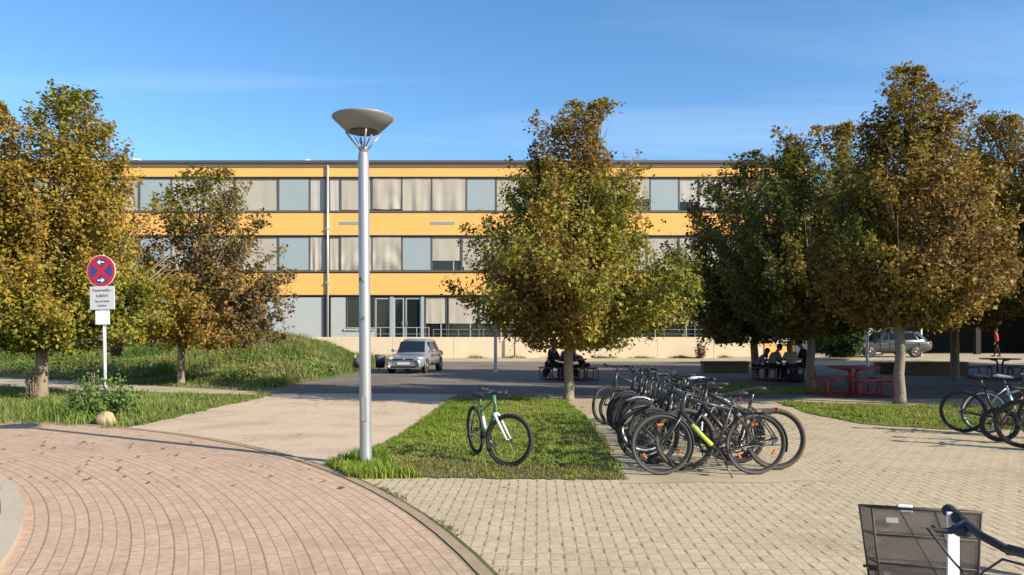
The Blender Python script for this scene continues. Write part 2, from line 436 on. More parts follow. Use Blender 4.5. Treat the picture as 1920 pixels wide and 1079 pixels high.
# thin streaks of cirrus high in the air: noise on the ceiling the view direction meets
sp = nt.nodes.new('ShaderNodeSeparateXYZ'); nt.links.new(tc.outputs['Generated'], sp.inputs[0])
zz = mth(nt, 'MAXIMUM', sp.outputs[2], 0.03)
cm = nt.nodes.new('ShaderNodeCombineXYZ')
nt.links.new(mth(nt, 'DIVIDE', sp.outputs[0], zz), cm.inputs[0]); nt.links.new(mth(nt, 'DIVIDE', sp.outputs[1], zz), cm.inputs[1])
mp = nt.nodes.new('ShaderNodeMapping'); mp.inputs['Scale'].default_value = (0.28, 0.9, 1); mp.inputs['Rotation'].default_value = (0, 0, R_(-12)); mp.inputs['Location'].default_value = (0.35, 0.1, 0)
nt.links.new(cm.outputs[0], mp.inputs[0])
cn = nt.nodes.new('ShaderNodeTexNoise'); cn.inputs['Scale'].default_value = 1.0; cn.inputs['Detail'].default_value = 9; cn.inputs['Roughness'].default_value = 0.55; cn.inputs['Distortion'].default_value = 0.6
nt.links.new(mp.outputs[0], cn.inputs['Vector'])
cr = nt.nodes.new('ShaderNodeValToRGB'); cr.color_ramp.elements[0].position = 0.50; cr.color_ramp.elements[1].position = 0.85
nt.links.new(cn.outputs['Fac'], cr.inputs[0])
cx = nt.nodes.new('ShaderNodeMix'); cx.data_type = 'RGBA'
nt.links.new(mth(nt, 'MULTIPLY', cr.outputs[0], 0.17), cx.inputs[0])
hs = nt.nodes.new('ShaderNodeHueSaturation'); hs.inputs['Saturation'].default_value = 1.2; hs.inputs['Value'].default_value = 1.42
nt.links.new(sky.outputs[0], hs.inputs['Color']); nt.links.new(hs.outputs[0], cx.inputs[6]); cx.inputs[7].default_value = (9.0, 9.6, 10.5, 1)
nt.links.new(cx.outputs[2], bg.inputs['Color']); nt.links.new(bg.outputs[0], wo.inputs[0])
vs_ = SC.view_settings; vs_.view_transform = 'Standard'; vs_.look = 'None'; vs_.exposure = 0.88; vs_.gamma = 1.0
SC.cycles.max_bounces = 6; SC.cycles.transparent_max_bounces = 12

# ------------------------------------------------------------------ ground
def ss(x, a, b):
    t = np.clip((np.asarray(x, dtype=float) - a) / (b - a), 0, 1); return t*t*(3-2*t)
def H(x, y): return 0.26 * ss(y, 37, 48) * ss(x, 13, 21)

def build_ground():
    xs = np.concatenate([np.linspace(-900, -60, 8), np.linspace(-50, 50, 81), np.linspace(60, 900, 8)])
    ys = np.concatenate([np.linspace(-300, -20, 6), np.linspace(-12, 90, 86), np.linspace(100, 1500, 10)])
    X, Y = np.meshgrid(xs, ys); Z = H(X, Y)
    v = np.stack([X, Y, Z], -1).reshape(-1, 3); nx = len(xs)
    f = [(j*nx+i, j*nx+i+1, (j+1)*nx+i+1, (j+1)*nx+i) for j in range(len(ys)-1) for i in range(nx-1)]
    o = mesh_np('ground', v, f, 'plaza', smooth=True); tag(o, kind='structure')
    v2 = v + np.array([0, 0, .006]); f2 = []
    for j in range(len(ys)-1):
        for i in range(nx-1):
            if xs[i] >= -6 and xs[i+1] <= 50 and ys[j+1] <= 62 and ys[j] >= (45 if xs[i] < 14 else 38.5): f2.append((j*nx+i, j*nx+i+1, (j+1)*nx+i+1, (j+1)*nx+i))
    tag(mesh_np('sunlit_plaza', v2, f2, 'gravel', smooth=True), kind='structure')  # paler sheet: sunlight on the far yard put into its colour
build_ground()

def sheet(name, poly, z, m, kind='structure'):
    b = MB(); n = len(poly); b.add([(x, y, z) for x, y in poly], [tuple(range(n))])
    return tag(b.build(name, m), kind=kind)
RC = (-13.5, 0.4)
def arc(r, a0, a1, n):
    return [(RC[0]+r*math.cos(R_(a0+(a1-a0)*i/n)), RC[1]+r*math.sin(R_(a0+(a1-a0)*i/n))) for i in range(n+1)]
def ragged(poly, step=0.25, amp=0.06, seed=1):
    rnd = random.Random(seed); out = []
    for i in range(len(poly)):
        a = Vector(poly[i]); b = Vector(poly[(i+1) % len(poly)]); L = (b-a).length; n = max(1, int(L/step))
        for k in range(n):
            p = a.lerp(b, k/n); out.append((p.x + rnd.uniform(-amp, amp), p.y + rnd.uniform(-amp, amp)))
    return out
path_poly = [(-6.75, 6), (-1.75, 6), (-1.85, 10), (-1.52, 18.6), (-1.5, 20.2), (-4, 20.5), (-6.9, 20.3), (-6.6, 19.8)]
sheet('path', path_poly, 0.004, 'path')  # pale colour ends at the shade line, where the darkened asphalt takes over
sheet('paving', [(-3.5, -8), (40, -8), (40, 18.7), (-1.6, 18.7), (-1.9, 8)], 0.008, 'beige_pavers')
sheet('bicycle_stand_strip', ragged([(1.2, 8.0), (3.4, 8.05), (3.2, 14.2), (2.4, 18.0), (1.3, 18.0)], seed=4), 0.012, 'gravel')
isl = [(-2.12, 8.95), (-1.75, 8.32), (-0.5, 8.24), (1.25, 8.16), (1.38, 10.5), (1.45, 13.2), (1.3, 18.4), (-1.5, 18.5), (-1.78, 12.0)]
isl_r = ragged(isl, seed=2, step=.07, amp=.055)
sheet('grass_island', isl_r, 0.016, 'soil_lawn')
g2 = [(6.35, 17.7), (6.05, 15.2), (6.3, 13.3), (7.3, 12.55), (9.5, 12.4), (18, 12.4), (18, 16.5), (10, 16.6)]
sheet('grass_strip', ragged(g2, seed=3), 0.016, 'soil_lawn')
g3 = [(5.3, 20.2), (9.4, 20.6), (9.2, 22.6), (6.2, 23.2)]
sheet('tree_pit_grass', ragged(g3, seed=5), 0.006, 'soil_lawn')
lawn = [(-45, 12.0), (-8.6, 13.2), (-6.85, 12.6), (-6.72, 13.3), (-6.6, 19.7), (-13.8, 22.0), (-45, 38)]
lawn_r = ragged(lawn, seed=6, amp=0.08)
sheet('lawn', lawn_r, 0.008, 'soil_lawn')
sheet('footpath', [(-6.6, 19.75), (-7.3, 21.1), (-16.6, 26.4), (-45, 42.6), (-45, 37.9), (-13.8, 21.95)], 0.011, 'gravel')
# turning circle: red clinker ring with a kerb on either side
def ring(name, r0, r1, z, m, h=None):
    n = 140; b = MB(); vs = []; fs = []
    for i in range(n):
        a = 2*math.pi*i/n
        for r in (r0, r1): vs.append((r*math.cos(a), r*math.sin(a), z))
    for i in range(n):
        j = (i+1) % n; fs.append((2*i, 2*i+1, 2*j+1, 2*j))
    if h:
        o = len(vs); vs += [(x, y, z-h) for x, y, _ in vs[:o]]
        for i in range(n):
            j = (i+1) % n
            fs.append((2*i+1, o+2*i+1, o+2*j+1, 2*j+1)); fs.append((2*i, 2*j, o+2*j, o+2*i))
    b.add(vs, fs)
    return tag(b.build(name, m, loc=(RC[0], RC[1], 0)), kind='structure')
ring('road', 11.05, 14.0, 0.022, 'red_pavers')
ring('kerb_joint', 13.97, 14.15, 0.0195, 'soil_lawn')
ring('outer_kerb', 14.02, 14.11, 0.026, 'curb_dark', 0.03)
ring('inner_kerb', 10.88, 11.05, 0.075, 'kerb', 0.075)
b = MB(); b.add([(10.86*math.cos(2*math.pi*i/90), 10.86*math.sin(2*math.pi*i/90), 0.03) for i in range(90)], [tuple(range(90))])
tag(b.build('planting_bed', 'soil_lawn', loc=(RC[0], RC[1], 0)), kind='structure')

# grass bank on the left
def bank_h(x, y):
    x = x + np.maximum(0, y - 31) * .19
    hx = np.interp(x, [-60, -16, -13.5, -11, -9.3, -8, -6.9], [1.75, 1.7, 1.55, 1.3, 0.95, 0.45, 0.0])
    d = ((x + 7.3) * .495 + (y - 21.1) * .869) - 0.45
    return hx * ss(d, 0.3, 11.5)
def build_bank():
    xs = np.linspace(-60, -6.6, 108); ys = np.linspace(20.5, 52.5, 66)
    X, Y = np.meshgrid(xs, ys); Z = bank_h(X, Y)
    rs = np.random.RandomState(5); Z = np.where(Z > 0.02, Z + rs.uniform(-.04, .04, Z.shape), Z - 0.02)
    v = np.stack([X, Y, Z], -1).reshape(-1, 3); nx = len(xs)
    f = [(j*nx+i, j*nx+i+1, (j+1)*nx+i+1, (j+1)*nx+i) for j in range(len(ys)-1) for i in range(nx-1)]
    tag(mesh_np('embankment', v, f, 'bank', smooth=True), kind='structure')
build_bank()

# ------------------------------------------------------------------ grass, weeds
def inpoly(px, py, poly):
    c = np.zeros(len(px), bool); n = len(poly)
    for i in range(n):
        x0, y0 = poly[i]; x1, y1 = poly[(i+1) % n]
        if y0 == y1: continue
        k = ((y0 > py) != (y1 > py)) & (px < (x1-x0)*(py-y0)/(y1-y0)+x0); c ^= k
    return c
def lump(x, y, s, seed):
    rs = np.random.RandomState(seed); o = np.zeros(len(x))
    for k in range(7):
        a = rs.uniform(0, 6.28); f = s * rs.uniform(.5, 2.2); o += np.sin((x*np.cos(a)+y*np.sin(a))*f + rs.uniform(0, 6.28))
    return o / 3.2
def in_view(x, y, m=0.4): return (np.abs(x) < y * 0.70 + m)
def grass(name, poly, n, h0, h1, wd, pal, seed, zf=None, hmod=None, lean=0.5, dens=None):
    rs = np.random.RandomState(seed); P = np.array(poly)
    x = rs.uniform(P[:,0].min(), P[:,0].max(), n); y = rs.uniform(P[:,1].min(), P[:,1].max(), n)
    k = inpoly(x, y, poly) & in_view(x, y)
    if dens is not None: k &= rs.rand(n) < dens(x, y)
    x, y = x[k], y[k]; n = len(x)
    z = zf(x, y) if zf is not None else np.full(n, 0.012)
    h = rs.uniform(h0, h1, n) * (1 + 0.35 * lump(x, y, 2.0, seed+1))
    if hmod is not None: h *= hmod(x, y)
    h = np.maximum(h, 0.015)
    a = rs.uniform(0, 6.28, n); l = rs.uniform(0.1, lean, n) * h; ww = wd * rs.uniform(.6, 1.3, n)
    b = a + 1.57 + rs.uniform(-.6, .6, n)
    B0 = np.stack([x - np.cos(b)*ww, y - np.sin(b)*ww, z - 0.01], -1); B1 = np.stack([x + np.cos(b)*ww, y + np.sin(b)*ww, z - 0.01], -1)
    mx_, my_ = x + np.cos(a)*l*.35, y + np.sin(a)*l*.35
    M0 = np.stack([mx_ - np.cos(b)*ww*.7, my_ - np.sin(b)*ww*.7, z + h*.6], -1); M1 = np.stack([mx_ + np.cos(b)*ww*.7, my_ + np.sin(b)*ww*.7, z + h*.6], -1)
    T = np.stack([x + np.cos(a)*l, y + np.sin(a)*l, z + h], -1)
    T2 = T + np.stack([np.cos(b)*ww*.15, np.sin(b)*ww*.15, 0*x], -1)
    v = np.stack([B0, B1, M1, M0, T2, T], 1).reshape(-1, 3); i = np.arange(n)[:, None] * 6
    f = np.concatenate([i + np.array([0,1,2,3]), i + np.array([3,2,4,5])], 1).reshape(-1, 4)
    pal = np.array(pal); q = np.clip(0.5 + 0.45*lump(x, y, 1.1, seed+2) + rs.normal(0, .25, n), 0, .999) * (len(pal)-1)
    q0 = q.astype(int); t = (q - q0)[:, None]; c = pal[q0]*(1-t) + pal[np.minimum(q0+1, len(pal)-1)]*t
    c *= rs.uniform(.75, 1.25, (n, 1))
    return tag(mesh_np(name, v, f, 'blade', np.repeat(c, 2, 0)), kind='stuff')
PAL_LAWN = [(.13,.205,.022), (.20,.27,.032), (.25,.30,.048), (.30,.28,.09)]
PAL_WILD = [(.075,.135,.025), (.125,.195,.035), (.165,.225,.045), (.24,.235,.085)]
PAL_DRY = [(.16,.15,.05), (.22,.19,.08), (.10,.13,.025)]
def clumps(x, y): return np.clip(.75 + .75*np.maximum(0, lump(x, y, 5.5, 91)) + .35*lump(x, y, 14, 92), .3, 2.2)
def worn(x, y):        # trodden patch along the paving
    return np.clip(0.12 + 0.75*ss(y, 8.6, 9.7) + .3*lump(x, y, 4, 93) + 0.5*(x > 0.6) + 0.5*(x < -1.4), 0, 1)
grass('lawn_grass', isl_r, 110000, .018, .06, .0065, PAL_LAWN, 11, zf=lambda x, y: 0*x+.016, dens=worn, lean=1.5, hmod=clumps)
grass('lawn_grass', [(-2.3, 9.1), (-1.8, 8.2), (-1.0, 8.25), (-1.5, 9.2), (-1.9, 10.2)], 7000, .05, .15, .007, PAL_LAWN[:3], 13, lean=.9)
grass('dry_grass', [(-1.5, 8.3), (1.3, 8.15), (1.2, 8.9), (-1.4, 9.4)], 9000, .02, .05, .005, PAL_DRY, 14)
grass('lawn_grass', ragged(g2, seed=3), 90000, .02, .06, .008, PAL_LAWN, 15, lean=1.5, hmod=clumps)
grass('lawn_grass', g3, 22000, .02, .06, .011, PAL_LAWN[1:], 16, lean=1.4, hmod=clumps)
grass('verge_grass', lawn_r, 300000, .05, .22, .010, PAL_WILD[1:] + [(.17,.24,.035)], 17, hmod=lambda x, y: (1.25 - .85*ss(y, 14.6, 18.5))*clumps(x, y), lean=1.1, dens=lambda x, y: np.where(((x+7.25)**2 + (y-13.0)**2 < .11) | ((np.abs(x+7.25) < .22) & (y < 13.2)), 0, 1))
grass('bank_grass', [(-40, 41), (-7.3, 21.35), (-6.7, 36), (-7.0, 46), (-9, 51), (-40, 51)], 330000, .10, .46, .016, PAL_WILD + [(.24,.235,.10)], 18, zf=bank_h,
      hmod=lambda x, y: np.clip(.75 + .6*lump(x, y, 1.6, 61), .3, 1.6)*.9*(.35 + .75*ss(((x + 7.3)*.495 + (y - 21.1)*.869), .3, 4.5)), lean=.9)
kp = arc(14.10, 33.5, 12, 40) + arc(14.21, 12, 33.5, 40)
grass('kerb_moss', kp, 16000, .008, .03, .006, [(.10,.12,.035), (.15,.16,.05), (.20,.17,.08)], 31, zf=lambda x, y: 0*x+.02, lean=1.8, dens=lambda x, y: np.clip(lump(x, y, 3.0, 77), 0, 1))
grass('wall_weeds', [(-13, 52.2), (17, 52.2), (17, 52.7), (-13, 52.7)], 9000, .05, .22, .02, PAL_WILD + [(.25,.22,.10)], 32, dens=lambda x, y: np.clip(.15+lump(x, y, 1.3, 78), 0, 1))
grass('edge_grass', ragged([(-6.9, 13.2), (-6.6, 13.2), (-6.45, 19.8), (-6.75, 19.8)], amp=.1), 5000, .02, .10, .010, PAL_WILD, 33, lean=1.2)
grass('dry_grass', isl_r, 9000, .015, .05, .006, PAL_DRY, 34, zf=lambda x, y: 0*x+.016, lean=1.8, dens=lambda x, y: np.clip(lump(x, y, 2.2, 79)*1.3, 0, 1))
grass('bed_grass', arc(10.85, 0, 60, 20) + [RC], 9000, .08, .3, .012, PAL_WILD, 19)

# ------------------------------------------------------------------ leaves
def leaves_np(p, L, rs, droop=0.25):
    """one small folded quad per leaf, blades mostly facing up and out of the crown"""
    n = len(p); c = p.mean(0); out = p - c; out[:, 2] *= .5; out /= np.linalg.norm(out, axis=1)[:, None] + 1e-6
    nn = rs.normal(size=(n, 3)) * .55 + out * .55 + np.array([0, 0, .55]); nn /= np.linalg.norm(nn, axis=1)[:, None]
    q = rs.normal(size=(n, 3)); q[:, 2] -= droop; u = q - nn * np.sum(q*nn, 1)[:, None]; u /= np.linalg.norm(u, axis=1)[:, None] + 1e-9
    v = np.cross(nn, u)
    L = (L * (.55 + .95*rs.rand(n)**1.5))[:, None]; W = L * rs.uniform(.5, .75, (n, 1)); f = nn * L * .15
    a = p - u*L; c = p + u*L - f; b = p + v*W - u*L*.1 + f; d = p - v*W - u*L*.1 + f
    vs = np.stack([a, b, c, d], 1).reshape(-1, 3)
    return vs, np.arange(n*4).reshape(-1, 4)
def lump3(p, s, seed):
    rs = np.random.RandomState(seed); o = np.zeros(len(p))
    for k in range(8):
        d = rs.normal(size=3); d /= np.linalg.norm(d); o += np.sin(p @ d * s * rs.uniform(.5, 2.0) + rs.uniform(0, 6.28))
    return o / 3.0
def tints(p, pal, rs, seed, bias=0.0, spread=.18):
    pal = np.array(pal); q = np.clip(.5 + .42*lump3(p, 1.3, seed) + rs.normal(0, spread, len(p)) + bias, 0, .999) * (len(pal)-1)
    q0 = q.astype(int); t = (q-q0)[:, None]; c = pal[q0]*(1-t) + pal[np.minimum(q0+1, len(pal)-1)]*t
    return c * rs.uniform(.7, 1.3, (len(p), 1))

def make_tree(label, px, base, rows, pal, seed, n_sh=150, n_leaf=24000, leaf=.056, trunk_r=.12, fork_py=None, lean_px=0, cat='tree', group='trees of the school yard',
              fat=1.0, bias=None, extra_tips=(), name='tree', low_shoots=True):
    n_sh = int(n_sh*1.3); n_leaf = int(n_leaf*2.5); leaf *= .85 if leaf > .055 else 1
    rs = np.random.RandomState(seed); base_p = G(px, base); s = F_PX / base_p.y
    rows = sorted(rows, key=lambda r: -r[0])
    Z = np.array([EYE + (HZ - r[0]) / s for r in rows]); Lr = np.array([(r[1]-px)/s for r in rows]); Rr = np.array([(r[2]-px)/s for r in rows])
    root = thing(name, label, cat, base_p, 0, group)
    z_lo, z_hi = Z[0], Z[-1]
    fork = EYE + (HZ - (fork_py or rows[0][0] + 12)) / s
    def axis(z):
        return np.interp(z, [0, fork, z_hi], [0, lean_px*.3/s, (Lr[-1]+Rr[-1])/2])
    wz = np.maximum(.12, (Rr-Lr)/2); zq = np.linspace(z_lo, z_hi, 80); wq = np.interp(zq, Z, wz) + .40; cdf = np.cumsum(wq); cdf /= cdf[-1]
    pts = []; shoots = []
    for i in range(n_sh):
        ze = np.interp((i + rs.rand())/n_sh, cdf, zq); th = rs.uniform(0, 2*math.pi); rho = rs.uniform(.25, 1.06)**.5
        l, r = np.interp(ze, Z, Lr), np.interp(ze, Z, Rr); c, a = (l+r)/2, (r-l)/2*1.12
        e = np.array([c + a*rho*math.cos(th), a*rho*math.sin(th)*.95, ze])
        h = math.hypot(e[0]-axis(ze), e[1]); t0 = math.tan(R_(rs.uniform(28, 58)))
        zo = min(max(ze - h*t0 - .25, fork*.97 + rs.uniform(0, .4)), ze + .35)
        o = np.array([axis(zo), 0, zo]); shoots.append((o, e, h))
    for (tx, ty) in extra_tips:          # single long shoots that stand out of the crown
        ze = EYE + (HZ - ty)/s; e = np.array([(tx-px)/s, rs.uniform(-.4, .4), ze]); zo = ze - rs.uniform(1.6, 2.2)
        shoots.append((np.array([axis(zo)*.6 + e[0]*.4, 0, zo]), e, .3))
    tot = sum(np.linalg.norm(e-o)+.4 for o, e, h in shoots)
    tb = MB()
    for si, (o, e, h) in enumerate(shoots):
        ln = np.linalg.norm(e-o) + .4; m = max(14, int(n_leaf*.90*ln/tot))
        ctrl = o*.45 + e*.55 + np.array([0, 0, -.18*h + rs.uniform(-.1, .15)])
        t = rs.uniform(.22, 1.0, m)**.75; T = t[:, None]
        p = (1-T)**2*o + 2*(1-T)*T*ctrl + T*T*e
        k = int(m*.30); p[:k] += rs.normal(size=(k, 3)) * ((.26*(1-t[:k])**.6 + .07)*fat)[:, None]
        # side twigs carry most of the leaves: they make the crown feathery
        ntw = max(3, int(ln*2.6)); tw_t = rs.uniform(.30, .98, ntw)[:, None]
        q0 = (1-tw_t)**2*o + 2*(1-tw_t)*tw_t*ctrl + tw_t*tw_t*e
        dirv = (e-o)/np.linalg.norm(e-o) + rs.normal(size=(ntw, 3))*.75 + np.array([0, 0, .22]); dirv /= np.linalg.norm(dirv, axis=1)[:, None]
        tl = rs.uniform(.28, .80, (ntw, 1)) * (1.15 - .55*tw_t) * fat
        wi = rs.randint(0, ntw, m-k); u = (rs.rand(m-k)**.8)[:, None]
        p[k:] = q0[wi] + dirv[wi]*tl[wi]*u + rs.normal(size=(m-k, 3)) * (.125*(1.15-.8*u)) * fat
        pts.append(p)
        if si % 2 == 0 or si >= n_sh:
            tt = np.linspace(0, .96, 6)[:, None]; q = (1-tt)**2*o + 2*(1-tt)*tt*ctrl + tt*tt*e
            r0 = trunk_r * (.16 + .30*min(1, ln/4)) * (.8 if h > .5 else .55)
            tb.tube(q.tolist(), list(np.linspace(r0, .006, 6)), 5)
    m = int(n_leaf*.10); ze = np.interp(rs.rand(m), cdf, zq); th = rs.uniform(0, 6.283, m); rho = .78*rs.rand(m)**.5
    l, r = np.interp(ze, Z, Lr), np.interp(ze, Z, Rr)
    pts.append(np.stack([(l+r)/2 + (r-l)/2*rho*np.cos(th), (r-l)/2*rho*np.sin(th), ze], -1))
    p = np.concatenate(pts); p = p[p[:, 2] > z_lo - .02 - .22*rs.rand(len(p))**3]; zc = z_hi - .22; p[:, 2] = np.where(p[:, 2] > zc, zc + (p[:, 2]-zc)*.4, p[:, 2])
    # ragged outline: bites out of the outer shell
    le, re_ = np.interp(p[:, 2], Z, Lr), np.interp(p[:, 2], Z, Rr); ae = np.maximum(.15, (re_-le)/2)
    rn = np.hypot((p[:, 0]-(le+re_)/2)/ae, p[:, 1]/ae); p = p[(rn < .66) | (lump3(p, 2.4, seed+9) > -.88 + 1.2*np.clip(rn-.66, 0, .5))]
    # trunk: flared foot, slight kinks
    zt = [0, .08, .25, .7, 1.2, fork, fork + (z_hi-fork)*.35, fork + (z_hi-fork)*.7, z_hi - .4]
    kx = rs.uniform(-.025, .025, 9)
    tb.tube([(axis(z) + kx[i]*(i > 1), kx[-i]*.8*(i > 1), z) for i, z in enumerate(zt)],
            [trunk_r*1.5, trunk_r*1.22, trunk_r*1.05, trunk_r, trunk_r*.95, trunk_r*.9, trunk_r*.6, trunk_r*.32, .02], 12)
    tb.build('trunk', 'bark', root)
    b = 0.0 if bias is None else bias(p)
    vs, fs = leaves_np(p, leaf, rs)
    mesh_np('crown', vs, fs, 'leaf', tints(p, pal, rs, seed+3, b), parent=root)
    return root

GRN, OLV, OCH, BRN, RUS = (.11,.145,.020), (.19,.17,.025), (.29,.20,.032), (.20,.125,.034), (.25,.135,.034)
YGR = (.25,.25,.028)
t_c = make_tree('broad autumn tree standing alone at the back of the grass island, yellow-green on its right', 1066, 752,
    [(183,1122,1142),(212,1070,1150),(235,992,1150),(270,985,1155),(300,978,1190),(340,950,1196),(390,912,1208),(430,888,1232),(480,872,1278),(530,858,1300),(570,866,1305),(600,890,1285),(630,925,1225),(652,1000,1190)],
    [GRN, OLV, YGR, OLV, OCH, BRN], 21, n_sh=190, n_leaf=34000, fork_py=600, trunk_r=.115,
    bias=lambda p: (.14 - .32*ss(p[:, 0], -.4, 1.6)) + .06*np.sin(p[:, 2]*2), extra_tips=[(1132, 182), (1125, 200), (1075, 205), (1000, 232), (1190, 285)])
make_tree('tall yellow-olive tree behind the no-stopping sign', 78, 748,
    [(160,108,150),(185,78,165),(220,58,200),(270,52,225),(300,38,240),(340,20,255),(400,-10,288),(460,-45,305),(520,-68,315),(560,-78,310),(600,-68,285),(640,-25,190),(658,30,120)],
    [GRN, OLV, YGR, OCH, OCH], 22, n_sh=170, n_leaf=32000, fork_py=650, trunk_r=.135, bias=lambda p: .14, extra_tips=[(108, 155), (158, 168), (180, 195), (212, 222), (230, 270)])
make_tree('olive tree cut off by the left edge of the photo', -125, 752,
    [(185,-30,10),(230,-75,45),(280,-110,68),(330,-150,88),(400,-200,95),(500,-250,85),(580,-240,60),(640,-190,-20)],
    [GRN, OLV, OCH, OCH], 23, n_sh=120, n_leaf=22000, fork_py=640, extra_tips=[(2, 195), (-10, 180)])
make_tree('thin brown tree with withered leaves at the foot of the grass bank', 340, 722,
    [(313,350,430),(335,335,440),(370,305,480),(420,280,498),(470,255,532),(515,240,552),(560,228,540),(600,232,530),(632,255,520),(650,305,440)],
    [OLV, (.17,.12,.05), (.14,.095,.04), (.19,.12,.05), OCH], 24, n_sh=125, n_leaf=15000, fork_py=635, trunk_r=.11, leaf=.07, fat=.9, extra_tips=[(362, 315), (430, 312), (350, 322), (545, 512), (500, 405)])
DK = [(.095,.115,.022), (.15,.14,.026), OLV, BRN, OCH]
make_tree('dark olive tree shading the people at the far table', 1415, 712,
    [(285,1365,1422),(310,1335,1475),(350,1300,1525),(420,1262,1560),(480,1244,1570),(540,1236,1570),(590,1245,1560),(620,1292,1520),(642,1325,1470)],
    DK, 25, n_sh=150, n_leaf=24000, fork_py=625, trunk_r=.14, leaf=.075, extra_tips=[(1395, 285)])
make_tree('dark green tree between two picnic tables', 1520, 727,
    [(228,1572,1600),(252,1482,1612),(280,1442,1640),(340,1395,1690),(420,1365,1715),(500,1355,1715),(570,1375,1700),(610,1422,1640),(632,1462,1590)],
    [(.10,.12,.022), (.16,.15,.026), OLV, BRN, OCH], 26, n_sh=160, n_leaf=28000, fork_py=620, trunk_r=.125, leaf=.072, extra_tips=[(1585, 226), (1490, 240), (1455, 262), (1535, 240)])
make_tree('tallest brown-green tree, its pale trunk beside the red table', 1687, 758,
    [(118,1692,1730),(150,1682,1752),(190,1640,1798),(240,1628,1788),(280,1602,1800),(330,1562,1848),(400,1545,1888),(480,1538,1900),(540,1562,1885),(580,1592,1830),(612,1625,1765)],
    [(.06,.08,.016), OLV, OCH, BRN, BRN], 27, n_sh=190, n_leaf=32000, fork_py=605, trunk_r=.115, bias=lambda p: .05 + .12*ss(p[:, 0], -.8, 1.2), extra_tips=[(1700, 118), (1725, 122), (1665, 150), (1780, 165), (1640, 195), (1795, 180)])
make_tree('brownish tree behind the dark sitting blocks', 1790, 712,
    [(300,1742,1850),(350,1702,1890),(420,1682,1920),(500,1682,1930),(570,1692,1900),(612,1722,1860)],
    DK, 28, n_sh=120, n_leaf=20000, fork_py=605, trunk_r=.15, leaf=.078)
make_tree('ochre tree running out of the right edge of the photo', 1975, 742,
    [(215,1842,1875),(235,1815,1940),(280,1798,2010),(350,1792,2070),(430,1802,2110),(500,1832,2130),(540,1872,2110),(580,1925,2050)],
    [OLV, OLV, OCH, BRN, OCH], 29, n_sh=160, n_leaf=28000, fork_py=570, extra_tips=[(1845, 205), (1882, 225), (1835, 228), (1905, 230)])
# neighbours of the row, out of sight to the right, that shade the yard
for i, (x, y, a, s_) in enumerate([(17.5, 15.0, 1.2, 1.0), (24.5, 18.5, 2.6, 2.4), (28.0, 26.0, .4, 2.2), (34, 31.5, 4.0, 2.0), (24.0, 12.5, 5.0, 1.2)]):
    dup(t_c, (x, y, 0), a, 'autumn tree of the yard standing out of the photo to the right', scale=s_)

def bush(name, label, px, base, w_px, h_px, pal, seed, n, leaf, depth=None, zb=None, cat='bush', group=None, y=None):
    p0 = G(px, base) if y is None else Vector(((px-960)/F_PX*y, y, EYE + (HZ-base)/F_PX*y)); s = F_PX / p0.y
    rs = np.random.RandomState(seed); root = thing(name, label, cat, p0, 0, group)
    W, Hh = w_px/s/2, h_px/s; D = depth or W; pts = []; tb = MB()
    for i in range(26):
        a = rs.uniform(0, 6.28); rr = rs.rand()**.5
        e = np.array([W*rr*math.cos(a), D*rr*math.sin(a)*.8, Hh*rs.uniform(.45, 1.0)*(1-.3*rr*rr)]); o = np.array([e[0]*.4, e[1]*.4, 0])
        t = rs.uniform(.1, 1, n//26)[:, None]; p = o*(1-t) + e*t + rs.normal(size=(n//26, 3))*np.array([W, D, Hh])*.09
        pts.append(p); tb.tube([o.tolist(), ((o+e)/2).tolist(), e.tolist()], [.015, .01, .004], 5)
    p = np.concatenate(pts); p[:, 2] = np.abs(p[:, 2])
    tb.build('stem', 'bark', root); vs, fs = leaves_np(p, leaf, rs); mesh_np('foliage', vs, fs, 'leaf', tints(p, pal, rs, seed), parent=root)
    return root
bush('bush', 'dark green bush in front of the grey car', 1585, 668, 90, 52, [(.03,.055,.015), (.05,.085,.02), (.08,.12,.02)], 41, 5200, .11, y=44)
bush('bush', 'yellow-green spiky bush beside the grey pillar', 1600, 664, 40, 42, [(.10,.14,.025), (.15,.18,.04)], 42, 1600, .12, y=45.5)
bush('weed', 'tall weed growing around the foot of the sign post', 192, 790, 150, 92, [(.075,.14,.03), (.12,.20,.04), (.16,.22,.06)], 43, 3600, .035, cat='weed', y=14.3)
bush('weed', 'pale leggy weed left of the sign post', 172, 760, 30, 66, [(.20,.26,.13), (.15,.21,.08)], 44, 110, .03, cat='weed', y=15.2)
bush('weed', 'orange-leaved shoot on the bank right of the sign post', 218, 668, 34, 70, [(.28,.12,.03), (.22,.13,.04)], 45, 700, .045, cat='weed', y=25)
bush('weed', 'thin brown sprout at the foot of the tree behind the sign', 60, 748, 26, 62, [(.20,.16,.08), (.15,.12,.06)], 46, 320, .035, cat='weed', y=18.5)
bush('sapling', 'little sapling with brown leaves before the cream wall', 1313, 672, 26, 36, [(.16,.09,.035), (.12,.08,.04)], 47, 260, .10, cat='sapling', y=51.8)

